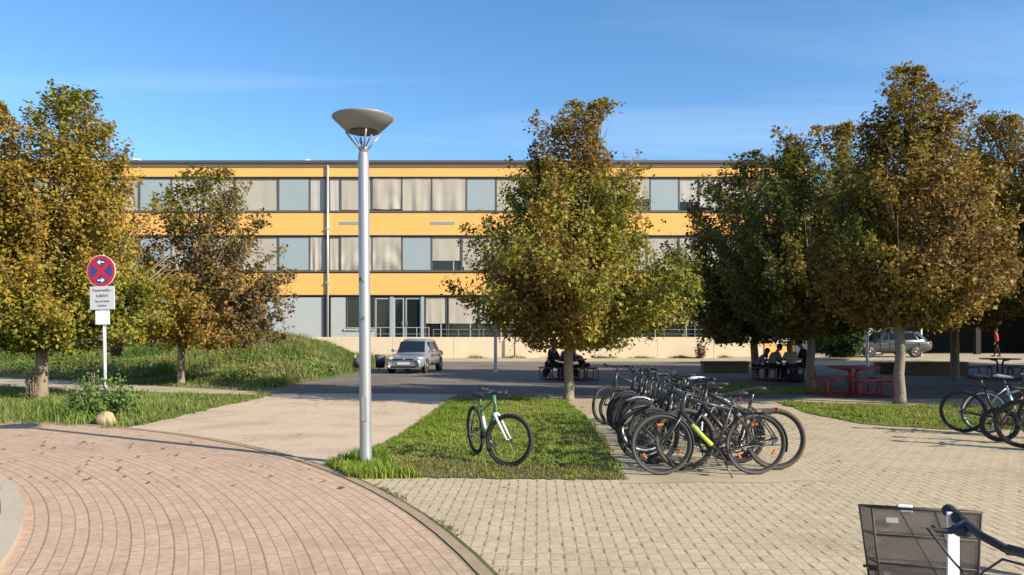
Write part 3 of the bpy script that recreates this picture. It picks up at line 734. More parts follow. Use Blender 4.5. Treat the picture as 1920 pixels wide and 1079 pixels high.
def bank_weeds():
    rs = np.random.RandomState(62); n = 130000; x = rs.uniform(-36, -6.8, n); y = rs.uniform(21.5, 50, n); d = (x + 7.3)*.495 + (y - 21.1)*.869
    k = (d > .5) & in_view(x, y) & (lump(x, y, 1.4, 63) + rs.uniform(-.5, .5, n) > .1) & (bank_h(x, y) > .03); x, y = x[k], y[k]; hh = rs.rand(len(x))**.7*(.12 + .38*np.clip(.5 + .6*lump(x, y, .9, 64), 0, 1.3))
    p = np.stack([x, y, bank_h(x, y) + hh], -1); vs, fs = leaves_np(p, .06, rs)
    tag(mesh_np('bank_weeds', vs, fs, 'leaf', tints(p, [(.05,.10,.025), (.09,.155,.03), (.14,.20,.04), (.19,.20,.06), (.22,.15,.05)], rs, 65)), kind='stuff')
bank_weeds()
def fallen():
    rs = np.random.RandomState(70); n = 2600
    x = rs.uniform(-8, 14, n); y = rs.uniform(7.5, 28, n); k = (lump(x, y, .5, 71) + rs.uniform(-.6, .8, n) > .35) & in_view(x, y); x, y = x[k], y[k]; n = len(x)
    a = rs.uniform(0, 6.28, n); L = rs.uniform(.02, .045, n); z = np.full(n, .034)
    ca, sa = np.cos(a)*L, np.sin(a)*L
    p = [np.stack([x+ca, y+sa, z+.006*rs.rand(n)], -1), np.stack([x-sa*.6, y+ca*.6, z+.014*rs.rand(n)], -1), np.stack([x-ca, y-sa, z], -1), np.stack([x+sa*.6, y-ca*.6, z+.014*rs.rand(n)], -1)]
    pal = np.array([(.20,.12,.04), (.12,.07,.03), (.26,.19,.06), (.10,.075,.03)])
    tag(mesh_np('fallen_leaves', np.stack(p, 1).reshape(-1, 3), np.arange(n*4).reshape(-1, 4), 'leaf', pal[rs.randint(0, 4, n)]), kind='stuff')
fallen()
# ------------------------------------------------------------------ school building
BY = 55.0; BS = F_PX / BY
def bx(px): return (px - 960) / BS
def bz(py): return EYE + (HZ - py) / BS
bld = thing('school_building', 'long three-storey school with yellow bands, grey window strips and cloth blinds', 'building', (0, BY, 0))
def bpart(name, px0, px1, py0, py1, y0, y1, m, bev=0.0, parent=bld):
    b = MB(); b.box((bx(px0), y0, bz(py1)), (bx(px1), y1, bz(py0)), bev=bev); return b.build(name, m, parent)
XL, XR = -230, 1512
b = MB(); b.box((bx(XL), .32, 0), (bx(XR), 16, bz(305))); b.build('wall', 'core', bld)
bpart('roof', XL-3, XR+3, 302.5, 307.5, -.28, 16.2, 'roofdark')
bpart('fascia', XL, XR, 307.6, 313, -.10, .31, 'fascia')
for a, c in ((313.1, 331.5), (399.5, 441), (513, 553)):
    bpart('yellow_band', XL, XR, a, c, 0, .31, 'yellow')
    b = MB(); b.box((bx(XL), -.03, bz(c)-.05), (bx(XR), .3, bz(c)-.003)); b.build('sill', 'frame', bld)
for c in (396.3, 508.4):
    b = MB(); b.box((bx(XL), -.05, bz(c+2.6)), (bx(XR), .31, bz(c))); b.build('sill', 'frame', bld)

def cloth(px0, px1, py0, py1, y, seed, fold=.03, swag=0.0):
    rs = random.Random(seed); nx, nz = 18, 9; vs = []; x0, x1, z0, z1 = bx(px0), bx(px1), bz(py1), bz(py0)
    ph = [rs.uniform(0, 6.28) for _ in range(4)]; k1, k2 = rs.uniform(8, 14), rs.uniform(19, 28)
    for j in range(nz+1):
        v = j/nz
        for i in range(nx+1):
            u = i/nx; edge = min(u, 1-u)
            f = fold*(1-v*.75)*(math.sin(u*k1+ph[0]+v*1.2) + .5*math.sin(u*k2+ph[1]))
            f += swag*max(0.0, math.sin(3.14159*u))**.6*(1-v)*math.sin(9*(v + 1.4*(u-.5)**2)+ph[2])
            vs.append((x0+(x1-x0)*u, y - f, z0+(z1-z0)*v - .05*(1-v)*math.sin(3.14*u)*(1 if swag else .3)))
    fs = [(j*(nx+1)+i, j*(nx+1)+i+1, (j+1)*(nx+1)+i+1, (j+1)*(nx+1)+i) for j in range(nz) for i in range(nx)]
    return MB().add(vs, fs, True)

def window(px0, px1, py0, py1, kind, seed, drop=1.0, swag=0.0, fold=.03):
    """dark frame with the blind, panel or pane that fills it"""
    x0, x1, z0, z1 = bx(px0), bx(px1), bz(py1), bz(py0); t = .055; fr = MB()
    fr.box((x0, .1, z0), (x0+t, .3, z1)); fr.box((x1-t, .1, z0), (x1, .3, z1)); fr.box((x0+t, .1, z1-t), (x1-t, .3, z1)); fr.box((x0+t, .1, z0), (x1-t, .3, z0+t))
    o = fr.build('window', 'frame', bld)
    if kind in ('blue', 'pale'):
        b = MB(); b.box((x0+t+.01, .12, z0+t+.005), (x1-t-.01, .25, z1-t-.005), bev=.012); b.build('panel', 'bluepanel' if kind == 'blue' else 'palepanel', o)
        return o
    b = MB(); b.box((x0+t, .24, z0+t), (x1-t, .27, z1-t)); b.build('pane', 'glass', o)
    if kind != 'glass':
        zt = py0 + (py1-py0)*drop
        cloth(px0+1.6, px1-1.6, py0+1.2, zt-1.2, .09 if swag or fold > .02 else .16, seed, fold, swag).build('blind', 'blind' if kind == 'cloth' else 'blind2', o)
    if drop < .98 or kind == 'glass':
        m_ = MB(); xm = x0+(x1-x0)*.72; m_.box((xm-.04, .17, z0+t), (xm+.04, .235, z0+(z1-z0)*(1-drop)+.1 if kind != 'glass' else z1-t)); m_.build('mullion', 'railing', o)
    return o
# upper strip
top = [(440,521,'cloth',1,.0,.012), (521,580,'blue',1,0,0), (580,610,'pale2',1,.0,.01), (616,638,'pale2',1,0,.01), (638,697,'cloth',.97,0,.012),
       (697,753,'cloth',.95,.04,.035), (753,809,'cloth',1,0,.035), (809,874,'cloth',1,0,.035), (874,930,'blue',1,0,0), (930,988,'cloth',1,0,.02), (988,1046,'cloth',1,0,.02),
       (1046,1104,'cloth',1,0,.02), (1104,1162,'blue',1,0,0), (1162,1219,'cloth',.66,0,.025), (1219,1274,'blue',1,0,0), (1274,1312,'pale2',.74,0,.012), (1312,1352,'pale2',.9,0,.012)]
mid = [(440,521,'cloth',1,.0,.015), (521,580,'blue',1,0,0), (580,610,'cloth',1,.03,.03), (616,638,'cloth',1,0,.012), (638,697,'cloth',1,.12,.03), (697,753,'cloth',1,.12,.03),
       (753,809,'blue',1,0,0), (809,866,'cloth',.72,0,.01), (866,924,'cloth',1,0,.02), (924,982,'cloth',1,0,.02), (982,1040,'blue',1,0,0), (1040,1098,'cloth',1,0,.02), (1098,1156,'cloth',1,.04,.02),
       (1156,1214,'cloth',1,0,.02), (1214,1274,'cloth',1,0,.02), (1274,1312,'pale2',.8,0,.012), (1312,1352,'pale2',.9,0,.012)]
sd_ = 100
for rows, (ya, yb) in ((top, (333, 396)), (mid, (443, 508))):
    for k in range(8):
        a = 440 - 60*(k+1)
        rows.append((a, a+60, ('cloth', 'pale2', 'blue', 'cloth')[k % 4], 1, 0, .02))
    for k in range(2):
        a = 1352 + 58*k; rows.append((a, a+58, 'cloth', 1, 0, .02))
    for a, c, kd, dr, sw, fo in rows:
        sd_ += 1; window(a, c, ya, yb, kd, sd_, dr, sw, fo)
# ground storey
bpart('panel', XL, 478, 557, 650, .08, .31, 'palepanel'); bpart('panel', 480, 604, 558, 650, .05, .31, 'palepanel')
bpart('column', 604.3, 613, 556.5, 660, .0, .31, 'frame'); bpart('panel', 620, 647, 558, 660, .06, .31, 'palepanel')
bpart('panel', 647.3, 702, 620, 660, .06, .31, 'palepanel')
bpart('ledge', 645, 702, 616.5, 620, -.05, .30, 'greyback')
window(649, 702, 557, 616, 'glass', 1)
# entrance: two glazed leaves and side lights between pale mullions
xs_ = [702, 731, 738, 756, 789, 797]
for i, (a, c, nm) in enumerate([(703, 731, 'side_light'), (738, 757, 'door'), (760, 789, 'door')]):
    x0, x1, z0, z1 = bx(a), bx(c), bz(640), bz(559); b = MB(); t = .09
    b.box((x0, .12, z0), (x0+t, .26, z1)); b.box((x1-t, .12, z0), (x1, .26, z1)); b.box((x0+t, .12, z1-t), (x1-t, .26, z1)); b.box((x0+t, .12, z0), (x1-t, .26, z0+t))
    o = b.build(nm, 'railing', bld); p = MB(); p.box((x0+t, .18, z0+t), (x1-t, .2, z1-t)); p.build('pane', 'glass', o)
    if nm == 'door':
        h = MB(); xh = x1-t-.06 if i == 1 else x0+t+.06; h.tube([(xh, .08, z0+1.0), (xh, .08, z0+1.5)], .02); h.build('handle', 'steel', o)
bpart('door_post', 731.2, 737.8, 557, 642, .02, .28, 'railing'); bpart('door_post', 789.3, 795, 557, 642, .02, .28, 'railing')
for k, (a, c) in enumerate([(797,838), (840,898), (898,956), (956,1014), (1014,1072), (1072,1130), (1130,1188), (1188,1246), (1246,1304), (1304,1362), (1362,1420)]):
    window(a, c, 557, 634, 'cloth', 300+k, .66, 0, .012)
bpart('plinth', 797, 1425, 634.5, 660, .05, .31, 'palepanel')
# rainwater pipe, vents, roof stacks
b = MB(); b.tube([(bx(615), -.10, bz(306)), (bx(615), -.10, 1.0)], .085, 10)
for z in (9.5, 5.5): b.box((bx(615)-.13, -.2, z), (bx(615)+.13, .0, z+.09))
b.build('rainwater_pipe', 'greyback', bld)
for a, c in ((636, 674), (807, 853)):
    v = MB(); v.box((bx(a), -.012, bz(422)), (bx(c), .05, bz(416)))
    for k in range(4): v.box((bx(a)+.02, -.022, bz(421.5)+k*.06), (bx(c)-.02, -.013, bz(421.5)+k*.06+.03))
    v.build('vent_grille', 'bluepanel', bld)
for a, h, w_ in ((570, 9.5, .13), (243, 11, .15), (1133, 6, .1)):
    v = MB(); v.box((bx(a)-w_, 1.0, bz(303)), (bx(a)+w_, 1.3, bz(303-h*.8))); v.box((bx(a)-w_*1.3, .95, bz(303-h*.8)), (bx(a)+w_*1.3, 1.35, bz(303-h)))
    v.build('roof_stack', 'white', bld)

# terrace and retaining wall
b = MB(); b.box((bx(540)*.97, 53.05, 0), (17.0, 55.3, 1.12)); tag(b.build('terrace', 'gravel'), kind='structure')
WY = 52.75; WS = F_PX / WY
def wx(px): return (px-960)/WS
wall = thing('retaining_wall', 'long low cream concrete wall in front of the school', 'wall', (0, WY, 0))
for i, (a, c) in enumerate([(545,640), (640,735), (735,850), (850,965), (965,1092), (1092,1232), (1232,1338), (1338,1432)]):
    b = MB(); b.box((wx(a)+.008, 0, 0), (wx(c)-.008, .28, EYE + (HZ-632.5)/WS), bev=.015); b.build('wall_panel', 'cream', wall)
yw = thing('end_wall', 'yellow rendered end of the low wall with two small signs', 'wall', (0, WY-.05, 0))
b = MB(); b.box((wx(1433), 0, 0), (wx(1490), .5, EYE+(HZ-623)/WS), bev=.015); b.build('wall_panel', 'yellow', yw)
b = MB(); b.box((wx(1491), -.02, 0), (wx(1514), .5, 3.6), bev=.02); b.build('pillar', 'palepanel', yw)
def board(name, label, a, c, y0, y1, m, extra=None):
    t = thing(name, label, 'sign', (wx((a+c)/2), WY-.06, EYE+(HZ-(y0+y1)/2)/WS)); hw, hh = (c-a)/2/WS, (y1-y0)/2/WS
    b = MB(); b.box((-hw, -.03, -hh), (hw, 0, hh), bev=.006); b.build('panel', m, t)
    if extra:
        b = MB()
        for (u0, u1, v0, v1) in extra[1]: b.box((-hw+2*hw*u0, -.034, -hh+2*hh*v0), (-hw+2*hw*u1, -.0303, -hh+2*hh*v1))
        b.build('lettering', extra[0], t)
board('wall_sign', 'white board at the top of the yellow wall end', 1464, 1491, 624, 640, 'white')
board('wall_sign', 'small white and dark blue sign on the left of the yellow wall end', 1449, 1464, 632, 645, 'white', ('blue_sign', [(.06, .94, .55, .93)]))
board('wall_sign', 'dark narrow plate with pale line of writing on the yellow wall end', 1461, 1487, 641.5, 648, 'ink', ('blind', [(.08+.07*i, .13+.07*i, .3, .7) for i in range(12)]))

def railing(name, label, px0, px1, py, y, z0, m, n, mesh_top=.045):
    s = F_PX/y; x0, x1 = (px0-960)/s, (px1-960)/s; zt = EYE+(HZ-py)/s
    t = thing(name, label, 'railing', ((x0+x1)/2, y, z0)); b = MB(); hw = (x1-x0)/2; h = zt-z0
    b.box((-hw, -.03, h-mesh_top), (hw, .03, h)); b.build('handrail', m, t)
    for i in range(n):
        x = -hw+.03+(2*hw-.06)*i/(n-1); b = MB(); b.box((x-.025, -.025, 0), (x+.025, .025, h-mesh_top-.001)); b.build('post', m, t)
    b = MB()
    for z in (.3, .6): 
        if z < h-.15: b.box((-hw, -.012, z), (hw, .012, z+.025))
    b.build('rail', m, t)
railing('railing', 'light grey metal railing in front of the school entrance', 622, 805, 614, 53.4, 1.12, 'railing', 9)
railing('railing', 'long greenish railing above the cream wall, right of the entrance', 812, 1425, 617.5, 53.5, 1.12, 'railgreen', 14)

# dark building far right: upper floors jut out over a shaded passage
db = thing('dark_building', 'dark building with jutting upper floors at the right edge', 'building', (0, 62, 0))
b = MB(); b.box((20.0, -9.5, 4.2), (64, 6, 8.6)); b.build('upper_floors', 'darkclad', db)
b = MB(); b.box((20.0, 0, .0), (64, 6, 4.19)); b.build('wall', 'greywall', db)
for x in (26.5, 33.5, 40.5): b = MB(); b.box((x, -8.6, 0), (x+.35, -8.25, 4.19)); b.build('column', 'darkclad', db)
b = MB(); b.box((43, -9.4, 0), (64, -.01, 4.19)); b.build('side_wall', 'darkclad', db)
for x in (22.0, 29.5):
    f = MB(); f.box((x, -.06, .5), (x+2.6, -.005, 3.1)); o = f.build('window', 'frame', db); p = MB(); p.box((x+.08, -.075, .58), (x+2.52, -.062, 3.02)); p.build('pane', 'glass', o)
gp = thing('pillar', 'pale grey pillar rising behind the grey car', 'pillar', (24.6, 50.5, .25))
b = MB(); b.box((-.42, -.3, 0), (.42, .3, 5.0), bev=.02); b.build('shaft', 'palepanel', gp); b = MB(); b.box((-.5, -.38, 0), (.5, .38, .12)); b.build('base', 'greywall', gp)

# ------------------------------------------------------------------ street lamps
def make_lamp(name, label, loc):
    t = thing(name, label, 'street lamp', loc, 0, 'bowl-topped lamps of the yard')
    t.rotation_euler = (0, R_(-.45), 0)
    b = MB(); b.lathe([(.082, -.05), (.082, .05), (.076, .08), (.073, .5), (.066, 3.805), (.060, 3.845), (.054, 3.865)], 20); b.build('pole', 'galv', t)
    b = MB(); b.lathe([(.10, .0), (.10, .035), (.084, .05)], 20, caps=False); b.build('base_collar', 'greyback', t)
    b = MB(); b.box((-.035, -.082, .55), (.035, -.06, .85), bev=.006); b.build('service_hatch', 'galv', t)
    b = MB(); b.lathe([(.053, 3.866), (.052, 3.905), (.054, 3.910), (.05, 3.930)], 18); b.build('pole_neck', 'galv', t)
    b = MB(); b.lathe([(.18, 4.122), (.205, 4.115), (.362, 4.268), (.378, 4.285), (.378, 4.293), (.37, 4.30), (.2, 4.31), (.02, 4.313)], 40); b.build('bowl', 'lampgrey', t)
    b = MB(); b.lathe([(.02, 4.11), (.172, 4.106), (.172, 4.121), (.02, 4.123)], 28); b.build('diffuser', 'frame', t)
    for k in range(4):
        a = R_(20+90*k); r = MB(); r.tube([(.048*math.cos(a), .048*math.sin(a), 3.900), (.215*math.cos(a), .215*math.sin(a), 4.100)], .012, 6); r.build('strut', 'galv', t)
    for k in range(4):
        a = R_(65+90*k); r = MB(); r.tube([(.03*math.cos(a), .03*math.sin(a), 3.925), (.13*math.cos(a), .13*math.sin(a), 4.072)], .006, 5); r.build('strut', 'steel', t)
    return t
LP = G(686, 873)
lamp = make_lamp('street_lamp', 'white lamp post with grey bowl head standing at the grass corner', LP)
bnd = MB(); bnd.lathe([(.0715, 1.9), (.0715, 1.96)], 20, caps=False)
st = MB()
for (zz_, a0, a1, h) in ((2.27, 215, 250, .045), (2.255, 255, 275, .02), (1.795, 225, 243, .018), (1.79, 262, 275, .05)):
    n = 6; vs = []
    for i in range(n+1):
        a = R_(a0+(a1-a0)*i/n); r = .0735
        for z in (zz_, zz_+h): vs.append((r*math.cos(a), r*math.sin(a), z))
    st.add(vs, [(2*i, 2*i+2, 2*i+3, 2*i+1) for i in range(n)])
st.build('sticker', 'frame', lamp)
dup(lamp, G(929, 698), .6, 'slim lamp post behind the left half of the lone autumn tree')
dup(lamp, G(1626, 690), 1.1, 'slim lamp post rising in front of the grey car')

# ------------------------------------------------------------------ no-stopping sign
SP = Vector(((198-960)/F_PX*14.5, 14.5, 0)); sg = thing('traffic_sign', 'round no-stopping sign over a fire-access plate on a thin pole', 'sign', SP, R_(-24)); SSC = F_PX/14.5
sg.rotation_euler = (0, R_(-.9), R_(-10))
def sz(py): return EYE + (HZ-py)/SSC
b = MB(); b.tube([(0, 0, -.1), (0, 0, sz(480))], .031, 12); b.lathe([(.032, sz(480)), (.02, sz(480)+.02)], 12); b.build('pole', 'signplate', sg)
mtd = Matrix.Translation((-.02, -.045, sz(509))) @ Matrix.Rotation(R_(90), 4, 'X')
def disc(r, z0, z1, n=44): return [(r*math.cos(2*math.pi*i/n), r*math.sin(2*math.pi*i/n)) for i in range(n)]
b = MB(); b.prism(disc(.315, 0, 0), -.012, .0, mtd); dsk = b.build('sign_disc', 'signplate', sg)
b = MB(); b.prism(disc(.303, 0, 0), .0005, .002, mtd); b.build('red_ring', 'red_sign', dsk)
b = MB(); b.prism(disc(.245, 0, 0), .0025, .0035, mtd); b.build('blue_field', 'blue_sign', dsk)
b = MB()
for s_ in (1, -1):
    m2 = mtd @ Matrix.Rotation(R_(45*s_), 4, 'Z'); b.box((-.25, -.042, .004 + .0006*s_), (.25, .042, .0055 + .0006*s_), m2)
b.build('red_cross', 'red_sign', dsk)
for nm, yy, s_ in (('arrow', .175, -1), ('arrow', -.178, 1)):
    b = MB(); ar = [(s_*x, yy+y) for x, y in ((-.075, -.013), (.015, -.013), (.015, -.05), (.085, 0), (.015, .05), (.015, .013), (-.075, .013))]
    if s_ < 0: ar = ar[::-1]
    b.prism(ar, .0066, .0082, mtd); b.build(nm, 'white', dsk)
b = MB(); hw, hh = .272, (581-537.5)/2/SSC; zc = sz((581+537.5)/2); b.box((-hw, -.052, zc-hh), (hw, -.040, zc+hh), bev=.004); pl = b.build('text_plate', 'signplate', sg)
def tmt(z): return Matrix.Translation((0, -.0535, z)) @ Matrix.Rotation(R_(90), 4, 'X')
for s_, size, dz in (('Feuerwehr-', .088, .15), ('zufahrt', .095, .045), ('Tag und Nacht', .056, -.065), ('freihalten', .052, -.15)):
    text_part(s_, size, 'ink', pl, 'lettering', tmt(zc+dz))
b = MB(); hw, hh = .155, (609-583)/2/SSC; zc2 = sz(596); b.box((-hw, -.054, zc2-hh), (hw, -.038, zc2+hh), bev=.004); b.build('blank_plate', 'white', sg)
b = MB()
for z in (sz(500), sz(520), sz(552), sz(575), sz(596)): b.box((-.045, -.037, z-.015), (.045, .04, z+.015))
b.build('clamp', 'greyback', sg)

# boulder
def rock(name, label, loc, r, seed):
    rs = random.Random(seed); b = MB(); n, m = 14, 9; vs = []; fs = []
    ph = [(rs.uniform(-1, 1), rs.uniform(-1, 1), rs.uniform(-1, 1), rs.uniform(.55, .8)) for _ in range(16)]
    for i in range(m+1):
        t = math.pi*i/m
        for k in range(n):
            a = 2*math.pi*k/n; d = Vector((math.sin(t)*math.cos(a), math.sin(t)*math.sin(a), -math.cos(t))); q = 1.0
            for x, y, z, h in ph:
                u = Vector((x, y, z)).normalized(); dd = d.dot(u)
                if dd > 1e-3: q = min(q, (h+.22)/dd)
            q *= rs.uniform(.97, 1.03) if 0 < i < m else 1
            vs.append((d.x*q*r, d.y*q*r*.9, d.z*q*r*.92 + r*.62))
    for i in range(m):
        for k in range(n):
            j = (k+1) % n; fs.append((i*n+k, i*n+j, i*n+n+j, i*n+n+k))
    b.add(vs, fs); o = b.build(name, 'rock', None, loc); return tag(o, label, 'rock')
rock('boulder', 'sandy yellow boulder lying at the lawn edge below the sign', G(199, 798), .165, 3)

# ------------------------------------------------------------------ picnic tables, blocks, bins
def make_table(label, loc, rz, m, scale=1.0):
    t = thing('picnic_table', label, 'picnic table', loc, rz, 'round metal picnic tables with fixed benches')
    b = MB(); b.lathe([(.64, .725), (.66, .735), (.66, .755), (.64, .765), (.02, .768)], 36); b.build('table_top', m, t)
    b = MB()
    for s_ in (-1, 1):
        b.tube([(s_*.11, 0, .02), (s_*.11, 0, .6), (s_*.16, 0, .69), (s_*.40, 0, .724)], .035, 8)
        b.tube([(0, s_*.11, .02), (0, s_*.11, .6), (0, s_*.16, .69), (0, s_*.40, .724)], .035, 8)
    b.lathe([(.20, .0), (.20, .02), (.02, .021)], 20); b.build('pedestal', m, t)
    for q in range(4):
        a0 = R_(90*q); mt = Matrix.Rotation(a0, 4, 'Z')
        b = MB()
        for da in (-24, 24):
            c, s_ = math.cos(R_(da)), math.sin(R_(da))
            prof = [(.14, .03), (.55, .03), (.98, .03), (1.07, .06), (1.10, .13), (1.10, .33), (1.07, .40), (1.0, .425), (.78, .425), (.71, .40), (.69, .33), (.69, .05)]
            b.tube([(r*c, r*s_, z) for r, z in prof], .021, 7)
        b.xf(mt); b.build('bench_frame', m, t)
        b = MB(); n = 12; vs = []
        for i in range(n+1):
            a = R_(-34+68*i/n)
            for r, z in ((.72, .448), (1.08, .448), (1.08, .475), (.72, .475)): vs.append((r*math.cos(a), r*math.sin(a), z))
        fs = [(4*i+k, 4*i+4+k, 4*i+4+(k+1) % 4, 4*i+(k+1) % 4) for i in range(n) for k in range(4)] + [(0, 1, 2, 3), (4*n+3, 4*n+2, 4*n+1, 4*n)]
        b.add(vs, fs).xf(mt); b.build('bench_seat', m, t)
    return t
T1 = G(1600, 741); T2 = G(1470, 714); T3 = G(1875, 711); T4 = G(1066, 713)
tab = make_table('empty red picnic table in the middle of the shade, beside the pale trunk', T1, R_(8), 'redtable')
make_table('red picnic table at which three people bend over', T2, R_(20), 'browntable')
make_table('empty faded brown-red picnic table at the right edge', T3, R_(12), 'browntable')
make_table('red picnic table half hidden behind the trunk of the lone tree', T4, R_(5), 'browntable')

def block(label, px0, px1, py0, py1, d=.55):
    y = F_PX*EYE/(py1-HZ); s = F_PX/y; x0, x1 = (px0-960)/s, (px1-960)/s; h = (py1-py0)/s
    t = thing('sitting_block', label, 'bench', ((x0+x1)/2, y+d/2, 0), 0, 'dark sitting blocks along the yard')
    b = MB(); b.box((-(x1-x0)/2+.03, -d/2+.03, 0), ((x1-x0)/2-.03, d/2-.03, h*.8), bev=.015); b.build('base', 'benchblock', t)
    b = MB(); b.box((-(x1-x0)/2, -d/2, h*.8+.001), ((x1-x0)/2, d/2, h), bev=.02); b.build('seat', 'benchblock', t)
block('dark sitting block behind the bicycles, left of the group at the table', 1318, 1406, 678, 700)
block('short dark sitting block left of the pale trunk', 1649, 1690, 680, 702)
block('longest dark sitting block, right of the pale trunk', 1702, 1817, 679, 704)

def litter_bin(label, loc, rz, r=.24, h=.72):
    t = thing('litter_bin', label, 'bin', loc, rz); b = MB(); b.lathe([(r*.8, .12), (r*.82, .1), (r, h), (r*.94, h), (r*.8, h-.06), (.01, h-.07)], 18); b.build('container', 'frame', t)
    b = MB(); b.tube([(0, r+.03, 0), (0, r+.03, h+.12)], .03, 8); b.box((-.04, r*.7, h*.6), (.04, r+.03, h*.6+.05)); b.build('post', 'greyback', t)
litter_bin('dark litter bin beside the left flank of the silver car', G(713, 694), .3, .25, .72)
litter_bin('black bin half hidden behind the lamp post', G(673, 697), .9, .24, .62)
for px, py0, py1, y, lab in ((965, 626, 671, 52.3, 'thin brown stake in front of the cream wall'), (1727, 606, 660, 47.5, 'thin white post behind the tail of the grey car')):
    z0 = float(H((px-960)/F_PX*y, y)); t = thing('stake', lab, 'post', ((px-960)/F_PX*y, y, z0)); b = MB(); r = .06
    b.tube([(0, 0, 0), (.01, 0, EYE+(HZ-py0)/F_PX*y - z0)], r, 8); b.build('shaft', 'bark' if px < 1000 else 'white', t); b = MB(); b.lathe([(r*1.3, 0), (r*1.2, .1)], 10); b.build('foot', 'greyback', t)

# ------------------------------------------------------------------ cars
def make_car(name, label, loc, rz, L, W, Hh, paint, kind, wb, wr, front_o):
    """x forward, origin under the middle"""
    t = thing(name, label, 'car', loc, rz); xf, xr = L/2, -L/2; hw = W/2
    belt = Hh*.62; sill = .24 if kind == 'hatch' else .30
    # lower body: rings along x
    if kind == 'hatch':
        st_ = [(xr, .45, .80, .80), (xr+.08, .34, .92, .91), (xr+.35, sill, belt, .97), (xr+1.2, sill, belt-.01, 1), (xf-1.6, sill, belt-.05, 1), (xf-1.15, sill, belt-.08, .99), (xf-.7, sill, belt-.12, .97), (xf-.28, .20, belt-.18, .94), (xf-.07, .20, belt-.26, .88), (xf, .23, belt-.36, .79)]
    else:
        st_ = [(xr, .52, .92, .82), (xr+.10, .40, 1.04, .92), (xr+.4, sill, belt, .98), (xr+1.3, sill, belt, 1), (xf-1.75, sill, belt-.04, 1), (xf-1.25, sill, belt-.07, .99), (xf-.6, sill, belt-.12, .97), (xf-.22, .28, belt-.22, .94), (xf-.05, .28, belt-.32, .88), (xf, .31, belt-.44, .79)]
    vs = []; n = 10
    for x, z0, z1, wf in st_:
        w_ = hw*wf; zm = z0+(z1-z0)*.55
        half = [(w_*.90, z0), (w_*.99, z0+(z1-z0)*.22), (w_, zm), (w_*.965, z1-(z1-z0)*.10), (w_*.86, z1+.015)]
        ringp = [(x, y, z) for y, z in half] + [(x, -y, z) for y, z in half[::-1]]
        vs += ringp
    fs = [(i*n+k, i*n+(k+1) % n, (i+1)*n+(k+1) % n, (i+1)*n+k) for i in range(len(st_)-1) for k in range(n)]
    fs += [tuple(range(n)), tuple((len(st_)-1)*n+k for k in range(n-1, -1, -1))]
    b = MB().add(vs, fs, True); body = b.build('body', paint, t)
    sub = body.modifiers.new('round', 'SUBSURF'); sub.levels = 2; sub.render_levels = 2
    # cabin
    if kind == 'hatch': cb = [(xr+.12, xr+.62), (xf-1.02, xf-1.72)]
    else: cb = [(xr+.14, xr+.72), (xf-1.12, xf-1.98)]
    zr = Hh; bw, tw = hw*.93, hw*.70; zb = belt-.17
    def cabin(grow):
        cs = []
        for u in (0, .5, 1.0):
            rx = cb[0][0]+(cb[0][1]-cb[0][0])*u**1.2; fx = cb[1][0]+(cb[1][1]-cb[1][0])*u; wv = bw+(tw-bw)*u; z = zb+(zr-.07-zb)*u
            cs += [(rx, wv*.86, z), (rx+.3, wv, z), ((rx+fx)/2, wv*1.01, z), (fx-.35, wv, z), (fx, wv*.82, z), (fx, -wv*.82, z), (fx-.35, -wv, z), ((rx+fx)/2, -wv*1.01, z), (rx+.3, -wv, z), (rx, -wv*.86, z)]
        rx, fx = cb[0][1], cb[1][1]
        cs += [(rx+.12, tw*.7, zr-.015), (rx+.4, tw*.8, zr), ((rx+fx)/2, tw*.82, zr+.008), (fx-.4, tw*.8, zr), (fx-.08, tw*.7, zr-.02), (fx-.08, -tw*.7, zr-.02), (fx-.4, -tw*.8, zr), ((rx+fx)/2, -tw*.82, zr+.008), (rx+.4, -tw*.8, zr), (rx+.12, -tw*.7, zr-.015)]
        ff = [(i*10+k, i*10+(k+1) % 10, (i+1)*10+(k+1) % 10, (i+1)*10+k) for i in range(3) for k in range(10)] + [tuple(range(30, 40))]
        return cs, ff
    cs, ff = cabin(0); b = MB().add(cs, ff, True); cab = b.build('cabin', paint, t)
    # glass: panels standing just proud of the cabin
    def pane(nm, pts, push):
        c = Vector((0, 0, 0)); P = [Vector(p) for p in pts]; nrm = (P[1]-P[0]).cross(P[2]-P[0]).normalized()
        if nrm.dot(Vector(push)) < 0: nrm = -nrm
        q = [p + nrm*.014 for p in P]; r = [p - nrm*.02 for p in P]; k = len(P)
        MB().add(q+r, [tuple(range(k)), tuple(range(2*k-1, k-1, -1))] + [(i, (i+1) % k, k+(i+1) % k, k+i) for i in range(k)]).build(nm, 'carglass', t)
    def at(u, xx, side):        # point on the cabin flank
        wv = bw+(tw-bw)*u; return (xx, side*wv*1.005, zb+(zr-.07-zb)*u)
    def fxu(u): return cb[1][0]+(cb[1][1]-cb[1][0])*u
    def rxu(u): return cb[0][0]+(cb[0][1]-cb[0][0])*u**1.2
    pane('windscreen', [(fxu(.24)+.01, (bw+(tw-bw)*.24)*.83, zb+(zr-.07-zb)*.24), (fxu(.24)+.01, -(bw+(tw-bw)*.24)*.83, zb+(zr-.07-zb)*.24), (fxu(.93)+.01, -(bw+(tw-bw)*.93)*.83, zb+(zr-.07-zb)*.93), (fxu(.93)+.01, (bw+(tw-bw)*.93)*.83, zb+(zr-.07-zb)*.93)], (1, 0, .5))
    pane('rear_window', [(rxu(.3)-.01, (bw+(tw-bw)*.3)*.74, zb+(zr-.07-zb)*.3), (rxu(.3)-.01, -(bw+(tw-bw)*.3)*.74, zb+(zr-.07-zb)*.3), (rxu(.93)-.01, -(bw+(tw-bw)*.93)*.74, zb+(zr-.07-zb)*.93), (rxu(.93)-.01, (bw+(tw-bw)*.93)*.74, zb+(zr-.07-zb)*.93)], (-1, 0, .5))
    bp = .05*L
